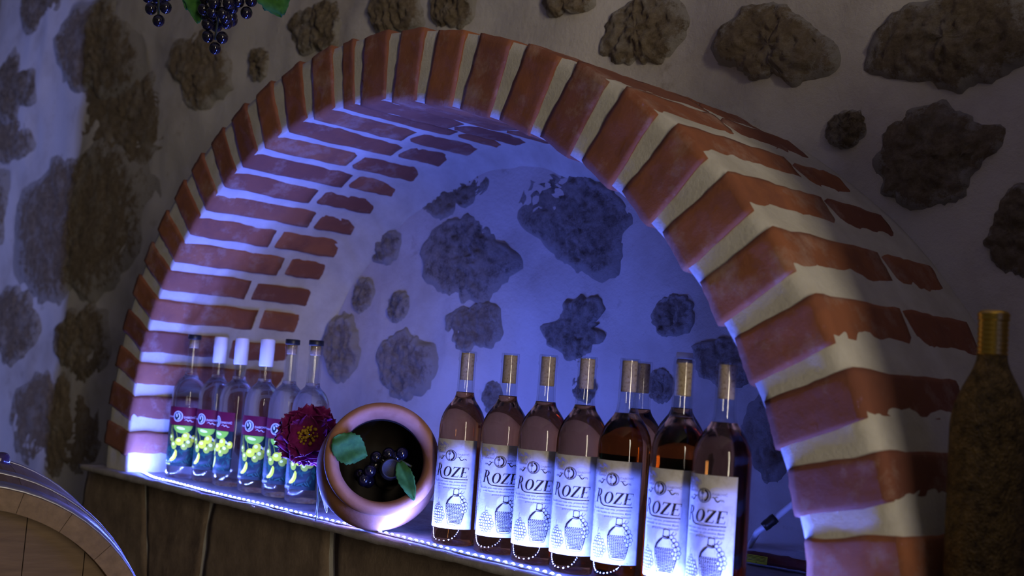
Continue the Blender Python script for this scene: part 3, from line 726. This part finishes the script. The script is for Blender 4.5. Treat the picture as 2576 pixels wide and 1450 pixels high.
def fruit_print():
    k = Ink(); rnd = random.Random(5); H = 131
    # slots: 0 maroon 1 teal 2 leaf 3 yellow 4 paleyellow 5 olive 6 brown 7 silver 8 dark green
    nseg = 20
    for i in range(nseg):
        u0, u1 = -40+80*i/nseg, -40+80*(i+1)/nseg
        k.poly([(u0, 91), (u1, 91), (u1, H), (u0, H)], 0)
    for q in range(46):
        x, y = rnd.uniform(-38, 36), rnd.uniform(6, 40); a = rnd.uniform(20, 160); l = rnd.uniform(4, 8)
        k.disc((x, y), l, 1.5, 1, 0.00004, 10, a)
    for q in range(16):
        x, y = rnd.uniform(-36, -14), rnd.uniform(50, 86); k.disc((x, y), rnd.uniform(4, 9), 1.2, 8 if q % 2 else 1, 0.00003, 10, rnd.uniform(60, 110))
    for q in range(8):
        x = rnd.uniform(-30, -6); k.line([(x, 90), (x+rnd.uniform(-2, 3), 78), (x+rnd.uniform(-4, 6), 60), (x+rnd.uniform(-4, 8), 48)], 1.0, 6 if q % 2 else 5, 0.00005)
    pts = [(-15, 91), (29, 91)]+[(7+22*math.cos(R(a)), 90+17*math.sin(R(a))) for a in range(0, -181, -12)]
    k.poly([(7+22*math.cos(R(a)), 90+17*math.sin(R(a))) for a in range(0, -181, -12)], 2, 0.00006)
    k.disc((3, 84), 10, 3.0, 4, 0.00008, 16, -8)
    k.poly([(18, 76), (30, 66), (34, 62), (32, 60), (22, 68), (15, 74)], 7, 0.00007)
    for x, y, rx, ry, m, a in ((16, 66, 8.5, 10, 3, -30), (3, 55, 10, 9, 3, 0), (-10, 46, 7, 9.5, 5, 12), (24, 52, 9, 10, 5, -20), (-18, 62, 6, 8, 5, 8), (14, 44, 7, 8, 5, 30), (34, 62, 6, 8, 3, 0)):
        k.disc((x, y), rx, ry, m, 0.00010, 20, a); k.disc((x-rx*.2, y+ry*.25), rx*.45, ry*.35, 4, 0.00014, 12, a)
    pts = []
    for t in range(11): a = R(200-t*11); pts.append((-18+24*0.55*math.cos(a)+8, 30+15*math.sin(a)*-1+t*0.3))
    k.line([(-18, 13), (-15, 13.2), (-11, 15), (-7, 19), (-4.5, 25), (-3.5, 32), (-4, 36)], 9.5, 3, 0.00012, taper=True)
    k.line([(-14, 15), (-10, 18), (-7.5, 24), (-6, 31)], 3, 4, 0.00016, taper=True)
    for i in range(nseg):
        u0, u1 = -40+80*i/nseg, -40+80*(i+1)/nseg; k.poly([(u0, 0), (u1, 0), (u1, 7), (u0, 7)], 8, 0.00012)
    k.text('VINARIJA', (-34, 2.2), 4.6, 3, 0.00018, shear=0.15)
    c = (-6, 110)
    k.disc(c, 11.5, 11.5, 8, 0.00004, 26); k.ring(c, 11.0, 1.6, 7, 0.00008); k.ring(c, 8.7, 0.5, 7, 0.00008)
    k.ring((c[0]-0.5, c[1]), 5.2, 2.6, 7, 0.00008, 16, 6.6, -85, 85); k.disc((c[0]-3, c[1]+2), 2, 4, 7, 0.00008, 12, 10)
    k.text('DABOVIĆ', (8, 106.5), 6.2, 7, 0.00006); k.text('VINARIJA', (-19, 107), 5.0, 7, 0.00006, align='RIGHT')
    k.line([(10, 102), (14, 104), (18, 100.5), (22, 103), (26, 99.5), (30, 100)], 1.6, 7, 0.00006, taper=True)
    return k
fruit_me = fruit_print().cut().wrap('label_print', [M_MAROON, M_TEAL, M_LEAFP, M_YEL, M_YEL2, M_OLV, M_BRN, M_SILV, M_DKGREEN], CR+0.0006, 0.027)
flabel_me = label_sheet(CR+0.0005, 40, 0.027, 0.131).mesh('label', M_DKGREEN)
SB = [
 (-0.772, 0.076, -23, 'b', 'leftmost clear spirit bottle with a black cap'),
 (-0.690, 0.098, -37, 'w', 'white-capped clear spirit bottle, second from the left end of the shelf'),
 (-0.606, 0.103, -62, 'w', 'white-capped clear spirit bottle, third from the left, label turned furthest left'),
 (-0.495, 0.100, -30, 'w', 'white-capped clear spirit bottle, fourth from the left, standing nearest the black-capped pair'),
 (-0.415, 0.110, -22, 'b', 'black-capped clear spirit bottle standing left of the one behind the flower'),
 (-0.318, 0.104, -25, 'b', 'clear spirit bottle with black cap standing behind the magenta flower'),
]
for x, y, off, cap, lab in SB:
    e = empty('spirit_bottle', (x, y, ZS+0.0012), cam_az(x, y)+R(off)); tag(e, lab, 'bottle', 'clear spirit bottles on the left of the shelf')
    link('glass_body', CB, e); link('glass_neck', CN, e)
    l = link('label', flabel_me, e); l['label'] = 'dark label printed with yellow fruit under a maroon band'; link('label_print', fruit_me, l)
    if cap == 'w': link('white_capsule', WCAP, e)
    else: link('black_cap', BCAP, e); link('stopper', STOP, e)

# ------------------------------------------------------------------ terracotta jug lying on its side
JS = 0.98
bc = atz(951, 1180, ZS+0.1045)
az = cam_az(bc.x, bc.y)+R(4); el = R(17)
jdir = Vector((math.sin(az)*math.cos(el), -math.cos(az)*math.cos(el), math.sin(el)))
jug = empty('terracotta_jug'); tag(jug, 'round terracotta jug lying with its wide mouth towards the viewer', 'jug')
JM = jdir.to_track_quat('Z', 'Y').to_matrix().to_4x4(); JM.translation = bc - jdir*0.095
jug.matrix_world = JM
prof = curve([(0, 0.002), (0.045, 0.001), (0.060, 0.004), (0.082, 0.03), (0.099, 0.065), (0.1035, 0.095), (0.0985, 0.125), (0.0885, 0.146), (0.0835, 0.155)], 5)
prof += curve([(0.0838, 0.157), (0.0905, 0.161), (0.0945, 0.170), (0.0925, 0.181), (0.0850, 0.187), (0.0770, 0.184), (0.0715, 0.174), (0.0695, 0.160)], 5)
prof += curve([(0.0720, 0.145), (0.088, 0.115), (0.092, 0.09), (0.082, 0.05), (0.055, 0.018), (0, 0.012)], 4)
mb = MB(); mb.lathe(prof, 72); mb.build('jug_body', M_TERRA, jug)
M_JUGSHADE = mat('jug_shade', (0.014, 0.009, 0.006), 0.7)  # near-black colour stands for the shade inside the jug
mb = MB(); mb.lathe(curve([(0.0693, 0.162), (0.0714, 0.145), (0.0872, 0.115), (0.0912, 0.09), (0.0812, 0.05), (0.0542, 0.0188), (0, 0.0128)], 5), 64); o = mb.build('jug_inside_shade', M_JUGSHADE, jug); o['label'] = 'inside of the jug, painted dark for its shade'

def in_jug(px, py, depth):
    """point on the plane across the jug's axis at the given height along it"""
    o = bc - jdir*0.095 + jdir*depth; d = rayd(px, py); t = (o-CAM).dot(jdir)/d.dot(jdir); return CAM+d*t
# bottle lying inside the jug
ib = empty('dark_bottle', in_jug(983, 1180, 0.06)); tag(ib, 'dark glass bottle lying inside the terracotta jug, its capped end outward', 'bottle')
bdir = (in_jug(984, 1179, 0.172)-in_jug(975, 1200, 0.03)).normalized()
ib.matrix_world = Matrix.Translation(in_jug(975, 1200, 0.03)) @ bdir.to_track_quat('Z', 'Y').to_matrix().to_4x4()
M_DARKG = mat('dark_bottle_glass', (0.004, 0.006, 0.007), 0.08)
mb = MB(); mb.lathe(curve([(0, 0), (0.020, 0.0), (0.0235, 0.004), (0.0235, 0.06), (0.021, 0.085), (0.0165, 0.105), (0.0155, 0.125)], 4), 32); mb.build('glass_body', M_DARKG, ib)
M_RUBBER = mat('dark_cap', (0.022, 0.022, 0.024), 0.55); bump(M_RUBBER, noise_tex(M_RUBBER, 900, 3, 0.6), 0.6, 0.001)
mb = MB(); mb.lathe([(0.0156, 0.118), (0.0175, 0.119), (0.0182, 0.124), (0.0178, 0.130), (0.0160, 0.131), (0.0160, 0.141), (0.0150, 0.1425), (0.0135, 0.1422), (0.0130, 0.1408), (0, 0.1406)], 36); mb.build('cap', M_RUBBER, ib)

# leaves
def leaf_mesh(length, width, fold=0.25, teeth=9, curl=0.3, mname='leaf', m=None):
    mb = MB(); n, k = 22, 6; vs = []; fs = []
    for i in range(n+1):
        t = i/n; wd = width*0.5*math.sin(math.pi*min(1, t*0.93+0.05))**0.75*(1-0.25*t)
        wd *= 1+0.16*((t*teeth) % 1.0-0.5)
        for j in range(-k, k+1):
            s = j/k; vs.append((s*wd, t*length, abs(s)*wd*fold-curl*length*t*t+0.06*width*math.sin(9*t+3*s)))
    mrow = 2*k+1
    for i in range(n):
        for j in range(2*k): a = i*mrow+j; fs.append((a, a+1, a+mrow+1, a+mrow))
    mb.add(vs, fs); me = mb.mesh(mname, m or M_LEAF); return me
def orient(o, pos, tip, face):
    """local +Y runs from pos to tip, local +Z faces roughly towards face"""
    y = (Vector(tip)-Vector(pos)).normalized(); z = (Vector(face)-Vector(pos)); z = (z-y*z.dot(y)).normalized(); x = y.cross(z)
    m = Matrix((x, y, z)).transposed().to_4x4(); m.translation = pos; o.matrix_world = m
def solid(o, t=0.0008):
    md = o.modifiers.new('thickness', 'SOLIDIFY'); md.thickness = t; return o
def leaf(name, pos, tip, width, label, group=None, **kw):
    pos, tip = Vector(pos), Vector(tip); ln = (tip-pos).length
    o = link(name, leaf_mesh(ln, width, **kw)); orient(o, pos, tip, CAM); solid(o)
    if label: tag(o, label, 'leaf', group)
    return o
jr = 0.186
leaf('vine_leaf', in_jug(836, 1110, 0.200), in_jug(926, 1150, 0.178), 0.058, 'broad green leaf hanging over the left rim of the jug', 'leaves in the jug', curl=0.12)
leaf('vine_leaf', in_jug(1004, 1163, 0.176), in_jug(1041, 1255, 0.198), 0.030, 'narrow green leaf draped over the lower right rim of the jug', 'leaves in the jug', curl=0.08, fold=0.5)

# grapes
def berry_mesh(r=0.0105):
    mb = MB(); mb.lathe([(r*math.sin(math.pi*i/12)*(1 if 0 < i < 12 else 0), -r*1.06*math.cos(math.pi*i/12)) for i in range(13)], 20); return mb.mesh('berry', M_GRAPE)
BERRY = berry_mesh()
def bunch(name, pts, label, stem_pts=None, scale=1.0, group=None, origin=None):
    o0 = Vector(origin or pts[0]); e = empty(name, o0); tag(e, label, 'grapes', group)
    for p in pts:
        b = link('berry', BERRY, e); b.location = Vector(p)-o0; b.scale = (scale,)*3; b.rotation_euler = (random.uniform(-.5, .5), random.uniform(-.5, .5), 0)
    if stem_pts:
        mb = MB(); mb.tube([Vector(p)-o0 for p in stem_pts], 0.0022, 7); mb.build('stem', M_STEM, e)
    return e
gp = [in_jug(915, 1208, 0.150), in_jug(930, 1186, 0.156), in_jug(944, 1170, 0.140), in_jug(946, 1152, 0.150), in_jug(963, 1160, 0.135), in_jug(977, 1143, 0.152), in_jug(1011, 1141, 0.150), in_jug(996, 1150, 0.138), in_jug(958, 1178, 0.128), in_jug(926, 1212, 0.125), in_jug(905, 1196, 0.128)]
bunch('grape_bunch', gp, 'black grapes piled inside the terracotta jug', [in_jug(1036, 1175, 0.15), in_jug(1052, 1190, 0.155), in_jug(1003, 1160, 0.14), in_jug(960, 1165, 0.13)][0:1]+[in_jug(1010, 1160, 0.145), in_jug(960, 1168, 0.13)], 1.0, 'bunches of black grapes')

# hanging grapes at the upper left
GW = 2.05
def gpt(px, py, dz=0.0): return atw(px, py, GW+dz)
b1 = [(380, 22), (417, 19), (399, 52), (395, -6, .02), (372, -8, .015), (420, -12, .02), (398, -28), (375, -40, .01), (422, -44, .01), (398, -60), (400, 8, .03)]
b2 = [(541, 122), (523, 92), (559, 95), (522, 61), (571, 58, .015), (545, 66, .03), (568, 45, -.01), (512, 23), (535, 30, -.012), (560, 33, -.016), (585, 20, .01), (540, 8, -.02), (575, 8, -.02), (600, 4), (632, 2), (620, 32), (515, -5), (550, -14, -.02), (590, -16, -.01), (620, -24), (530, -30, -.01), (565, -38, -.02), (600, -44), (582, 42, .02), (583, 52, .03), (530, 44, .02), (560, -60), (590, -70), (575, -90), (520, 40, .025)]
z_top = 2.29
g1 = gpt(400, -90); g2 = gpt(575, -110)
bunch('grape_bunch', [gpt(*p) for p in b1], 'small bunch of black grapes hanging at the top left', [gpt(399, 40, .01), gpt(399, -20, .01), g1, Vector((g1.x, g1.y, z_top))], 1.0, 'bunches of black grapes')
bunch('grape_bunch', [gpt(*p) for p in b2], 'large bunch of black grapes hanging at the top left', [gpt(541, 100, .01), gpt(552, 20, .01), g2, Vector((g2.x, g2.y, z_top))], 1.0, 'bunches of black grapes')
vine = empty('hanging_vine', gpt(520, -120, .03)); tag(vine, 'leafy green vine hanging above the black grapes', 'vine')
def vpart(o): o.parent = vine; o.matrix_parent_inverse = Matrix.Translation(-vine.location)
mb = MB(); o0 = vine.location; mb.tube([(0, 0, z_top-o0.z), (0.01, 0, 0.3), gpt(480, -80, .03)-o0, gpt(560, -95, .03)-o0, gpt(690, -90, .03)-o0, gpt(760, -120, .03)-o0], 0.003, 7); mb.build('stem', M_STEM, vine)
for a, b, wd in (((478, -95), (500, 62), 0.050), ((660, -75), (712, 44), 0.075), ((690, -80), (668, 30), 0.050), ((500, -90), (470, 28), 0.050), ((600, -100), (640, -20), 0.06)):
    o = link('leaf', leaf_mesh((gpt(*b)-gpt(*a)).length, wd, curl=0.05)); orient(o, gpt(*a, .03), gpt(*b, .02), CAM); solid(o); vpart(o)

# ------------------------------------------------------------------ magenta flower
fc = atw(775, 1098, 2.12); fdir = (CAM-fc).normalized(); fdir = (fdir+Vector((-0.08, 0, 0.02))).normalized()
fl_ = empty('peony_flower'); FM = fdir.to_track_quat('Z', 'Y').to_matrix().to_4x4(); FM.translation = fc; fl_.matrix_world = FM
tag(fl_, 'magenta artificial peony with yellow centre leaning between the last clear bottle and the jug', 'flower')
def petal_mesh(l, wd, cup, seed, m):
    mb = MB(); n, k = 10, 8; vs = []; fs = []
    for i in range(n+1):
        t = i/n; ww = wd*0.5*(math.sin(math.pi*min(0.90, 0.12+0.78*t))**0.8)
        for j in range(-k, k+1):
            s = j/k
            y = l*t*(1-0.10*s*s*t)+0.045*l*t*math.sin(s*7+seed)+0.03*l*t*math.sin(s*17+seed*2)
            z = cup*l*t**1.7+0.22*wd*s*s*(1-0.2*t)+0.05*l*t*fbm(Vector((s*3, t*3, seed)), 3)*2
            vs.append((s*ww*(1+0.08*math.sin(seed+t*9)), y, z))
    r_ = 2*k+1
    for i in range(n):
        for j in range(2*k): a = i*r_+j; fs.append((a, a+1, a+r_+1, a+r_))
    mb.add(vs, fs); return mb.mesh('petal', m)
for ringi, (n, l, wd, cup, z, mm) in enumerate(((7, 0.053, 0.062, 0.12, -0.010, M_PETAL2), (7, 0.053, 0.060, 0.32, -0.004, M_PETAL), (7, 0.048, 0.052, 0.60, 0.0, M_PETAL), (6, 0.041, 0.046, 1.0, 0.003, M_PETAL), (6, 0.033, 0.036, 1.5, 0.005, M_PETAL))):
    for i in range(n):
        a = 2*math.pi*(i+0.5*(ringi % 2))/n+random.uniform(-0.15, 0.15)
        ll = l*random.uniform(0.90, 1.10)
        o = link('petal', petal_mesh(ll, wd, cup*random.uniform(0.8, 1.2), ringi*9+i*1.7, mm if not (ringi == 0 and i in (1, 2, 3)) else M_PETAL), fl_)
        o.matrix_local = Matrix.Rotation(a, 4, 'Z') @ Matrix.Translation((0, 0.004, z)); solid(o, 0.0006)
mb = MB()
for i in range(46):
    a = random.uniform(0, 6.28); r_ = 0.019*math.sqrt(random.random()); h = random.uniform(0.012, 0.022)
    mb.tube([(r_*0.5*math.cos(a), r_*0.5*math.sin(a), 0.004), (r_*math.cos(a), r_*math.sin(a), h)], [0.0008, 0.0008], 5)
    mb.sphere((r_*math.cos(a), r_*math.sin(a), h), random.uniform(0.0018, 0.0034), 7, 5)
mb.build('stamens', M_STAMEN, fl_)
inv = FM.inverted()
mb = MB(); mb.tube([inv @ fc, inv @ atw(792, 1140, 2.13), inv @ atw(801, 1185, 2.12), inv @ aty(800, 1260, -0.012), inv @ aty(793, 1325, -0.026)], [0.0024, 0.0022, 0.0020, 0.0018, 0.0010], 8); mb.build('stem', M_STEM, fl_)
M_LBLADE = mat('pale_leaf_blade', (0.36, 0.42, 0.34), 0.25)
lm_ = leaf_mesh((atw(826, 1300, 2.08)-atw(804, 1185, 2.11)).length, 0.014, fold=0.6, teeth=0.01, curl=-0.10, mname='leaf_blade', m=M_LBLADE)
o = link('leaf_blade', lm_); orient(o, atw(804, 1180, 2.11), atw(822, 1288, 2.075), CAM); mw = o.matrix_world.copy(); o.parent = fl_; o.matrix_parent_inverse = inv; solid(o); o['label'] = 'pale glossy leaf blade'

# ------------------------------------------------------------------ cable and plastic tray behind the right bottles
p0 = atz(1880, 1385, ZS+0.008); pA = aty(1905, 1340, 0.20); pB = aty(1940, 1312, 0.21); pC = aty(1990, 1272, 0.235); pD = aty(2040, 1232, 0.26); pE = aty(2100, 1180, 0.30)
cb = empty('power_cable', p0); tag(cb, 'white cable wrapped with black tape behind the rightmost wine bottle', 'cable')
mb = MB(); mb.tube([p-p0 for p in (p0, pA, pB, pC, pD, pE)], 0.0045, 10); mb.build('lead', M_CABLE, cb)
a, b = pA.lerp(pB, 0.45), pB.lerp(pC, 0.22); mid = a.lerp(b, 0.5)
mb = MB(); mb.tube([a-p0, a.lerp(b, 0.3)-p0, mid-p0, a.lerp(b, 0.75)-p0, b-p0], [0.0068, 0.0076, 0.0072, 0.0078, 0.0070], 10); o = mb.build('tape_wrap', M_BTAPE, cb); o['label'] = 'black tape wrapped round the cable'
tp = atz(1985, 1430, ZS); tr = empty('plastic_tray', (tp.x, tp.y, ZS+0.001), R(8)); tag(tr, 'clear plastic pack with a yellow sticker lying behind the rightmost bottle', 'package')
mb = MB(); mb.rbox((0.075, 0.05, 0.016), 0.008, (10, 8, 6), lambda p, n: Vector((p.x*(1-2.2*(p.z+0.016)), p.y*(1-2.2*(p.z+0.016)), p.z+0.0165+0.0015*fbm(p*40, 2)))); mb.build('shell', M_PLASTIC, tr)
mb = MB(); mb.rbox((0.062, 0.040, 0.009), 0.004, (10, 8, 3), lambda p, n: p+Vector((0, 0, 0.0115))+n*0.002*fbm(p*90, 3)); o = mb.build('contents', M_RED, tr)
mb = MB(); mb.rbox((0.022, 0.0004, 0.0065), 0.0003, (4, 1, 2)); o = mb.build('sticker', M_YLAB, tr); o.location = (-0.036, -0.0505, 0.0115); o.rotation_euler = (R(-9), 0, 0); o['label'] = 'yellow sticker'
mb = MB()
for i in range(4): mb.rbox((0.019, 0.0001, 0.00035), 0.00005, (1, 1, 1), lambda p, n, i=i: p+Vector((0, -0.0005, 0.0045-i*0.0021)))
mb.lathe([(0, 0), (0.0009, 0)], 10, 0, Matrix.Translation((0.003, -0.00055, -0.0045)) @ Matrix.Rotation(R(90), 4, 'X'))
mb.build('sticker_print', M_INK, o)

# ------------------------------------------------------------------ gold bottle at the right, on a bracket shelf of the added pier
gx = atw(2488, 1100, 1.29); gtop = atw(2488, 780, 1.29).z; gz = gtop-0.30*1.08
gb = empty('gold_bottle', (gx.x, gx.y, gz)); tag(gb, 'dark gold glitter bottle with foil neck at the far right', 'bottle')
gb.scale = (1.08,)*3
gbp = [(0, 0.002), (0.034, 0.001), (0.038, 0.006), (0.0385, 0.03), (0.0385, 0.170)]+curve([(0.0385, 0.170), (0.0380, 0.185), (0.0345, 0.203), (0.0270, 0.222), (0.0195, 0.237), (0.0155, 0.248), (0.0145, 0.256)], 5)[1:]
mb = MB(); mb.lathe(gbp+[(0, 0.256)], 48, 0); o = mb.build('body', M_GOLD, gb)
fp = []
for i in range(26):
    z = 0.2545+0.042*i/25; fp.append((0.0148+0.0007*math.sin(i*2.1)+(0.0008 if i > 21 else 0), z))
mb = MB(); mb.lathe([(0, 0.2545)]+fp+[(0.0135, 0.3), (0, 0.3003)], 40); mb.build('foil', M_FOIL, gb)
mb = MB(); mb.rbox((0.26, 0.13, 0.015), 0.004, (6, 4, 1)); o = mb.build('side_ledge', M_BEAM); o.location = (gx.x+0.13, gx.y+0.03, gz-0.0155); tag(o, 'dark wooden ledge carrying the gold bottle', 'ledge')

# ------------------------------------------------------------------ barrel at the lower left
BD = 1.62; bcen = atw(-135, 1738, BD); bax = Vector((-FW.x, -FW.y, 0)).normalized()
bax = (Matrix.Rotation(R(27), 3, 'Z') @ bax).normalized()
barrel = empty('oak_barrel'); BL = 0.56
BM = bax.to_track_quat('Z', 'Y').to_matrix().to_4x4(); BM.translation = bcen - bax*BL; barrel.matrix_world = BM
tag(barrel, 'oak wine barrel with steel hoops lying end-on at the lower left', 'barrel')
RB = 512/FPX*BD; NSV = 24
def br(z): q = (z-BL/2)/(BL/2); return RB+0.012*(1-q*q)
for i in range(NSV):
    a0 = 2*math.pi*i/NSV+0.0014; a1 = 2*math.pi*(i+1)/NSV-0.0014; vs = []; fs = []; nz, na = 14, 4
    for q in range(nz+1):
        z = BL*q/nz
        for k2 in range(na+1):
            a = a0+(a1-a0)*k2/na; ro = br(z); ri = ro-0.030
            vs += [(ro*math.cos(a), ro*math.sin(a), z), (ri*math.cos(a), ri*math.sin(a), z)]
    rw = 2*(na+1)
    for q in range(nz):
        for k2 in range(na):
            b0 = q*rw+2*k2; fs.append((b0, b0+2, b0+rw+2, b0+rw)); fs.append((b0+1, b0+rw+1, b0+rw+3, b0+3))
        b0 = q*rw; fs.append((b0, b0+rw, b0+rw+1, b0+1)); b0 += 2*na; fs.append((b0, b0+1, b0+rw+1, b0+rw))
    for k2 in range(na):
        fs.append((2*k2, 2*k2+1, 2*k2+3, 2*k2+2)); b0 = nz*rw+2*k2; fs.append((b0, b0+2, b0+3, b0+1))
    mb = MB(); mb.add(vs, fs); mb.build('stave', M_OAK, barrel, False)
for i in range(6):      # head planks, set in behind the stave ends
    x0, x1 = -1+i/3+0.0025, -1+(i+1)/3-0.0025; ri = RB-0.028; vs = []
    for q in range(9):
        x = (x0+(x1-x0)*q/8)*ri; h = math.sqrt(max(ri*ri-x*x, 1e-6)); vs += [(x, -h, BL-0.035), (x, h, BL-0.035), (x, -h, BL-0.055), (x, h, BL-0.055)]
    fs = []
    for q in range(8):
        b0 = q*4; fs += [(b0, b0+4, b0+5, b0+1), (b0+2, b0+3, b0+7, b0+6), (b0, b0+2, b0+6, b0+4), (b0+1, b0+5, b0+7, b0+3)]
    fs += [(0, 1, 3, 2), (32, 34, 35, 33)]
    mb = MB(); mb.add(vs, fs); mb.build('head_plank', M_HEAD, barrel, False)
mb = MB(); mb.lathe([(RB-0.032, BL-0.034), (RB-0.030, BL-0.028), (RB-0.029, BL-0.022)], 60); mb.build('head_groove', M_BEAM, barrel)
for z0, z1 in ((0.005, 0.045), (0.13, 0.165), (BL-0.165, BL-0.13), (BL-0.047, BL-0.006)):
    mb = MB(); mb.lathe([(br(z0)+0.0006, z0), (br(z0)+0.0026, z0), (br((z0+z1)/2)+0.0030, (z0+z1)/2), (br(z1)+0.0026, z1), (br(z1)+0.0006, z1)], 72); mb.build('hoop', M_HOOP, barrel)
kp = atw(2, 1150, 1.95); 
kn = empty('violet_bung', (kp.x, kp.y, kp.z-0.02)); tag(kn, 'small glossy violet bung on top of the barrel at the left edge', 'bung')
mb = MB(); mb.lathe(curve([(0, -0.055), (0.011, -0.054), (0.0115, 0.0), (0.014, 0.006), (0.0150, 0.014), (0.0135, 0.022), (0.008, 0.027), (0, 0.028)], 4), 28); mb.build('bung_plug', M_PVIO, kn)
mb = MB(); mb.lathe(curve([(0.0148, 0.002), (0.0165, 0.004), (0.0165, 0.008), (0.0148, 0.0095)], 3), 28); mb.build('collar', M_PVIO, kn)
# trestle under the barrel
trs = empty('barrel_rack', (bcen.x-bax.x*BL/2, bcen.y-bax.y*BL/2, -0.95), math.atan2(bax.y, bax.x)); tag(trs, 'dark wooden trestle carrying the oak barrel', 'rack')
zb = bcen.z-RB-0.04+0.95
for sx in (-1, 1):
    mb = MB(); mb.rbox((0.035, 0.26, 0.035), 0.004, (1, 4, 1)); o = mb.build('cross_beam', M_BEAM, trs); o.location = (sx*0.19, 0, zb-0.035+0.012)
    for sy in (-1, 1):
        h = (zb-0.058)/2; mb = MB(); mb.rbox((0.03, 0.03, h), 0.004, (1, 1, 4)); o = mb.build('leg', M_BEAM, trs); o.location = (sx*0.19, sy*0.2, h)
        mb = MB(); mb.rbox((0.033, 0.045, 0.05), 0.004, (1, 1, 1), lambda p, n, sy=sy: Vector((p.x, p.y, p.z if p.y*sy > 0 else min(p.z, -0.02)))); o = mb.build('wedge', M_BEAM, trs); o.location = (sx*0.19, sy*0.155, zb+0.04)
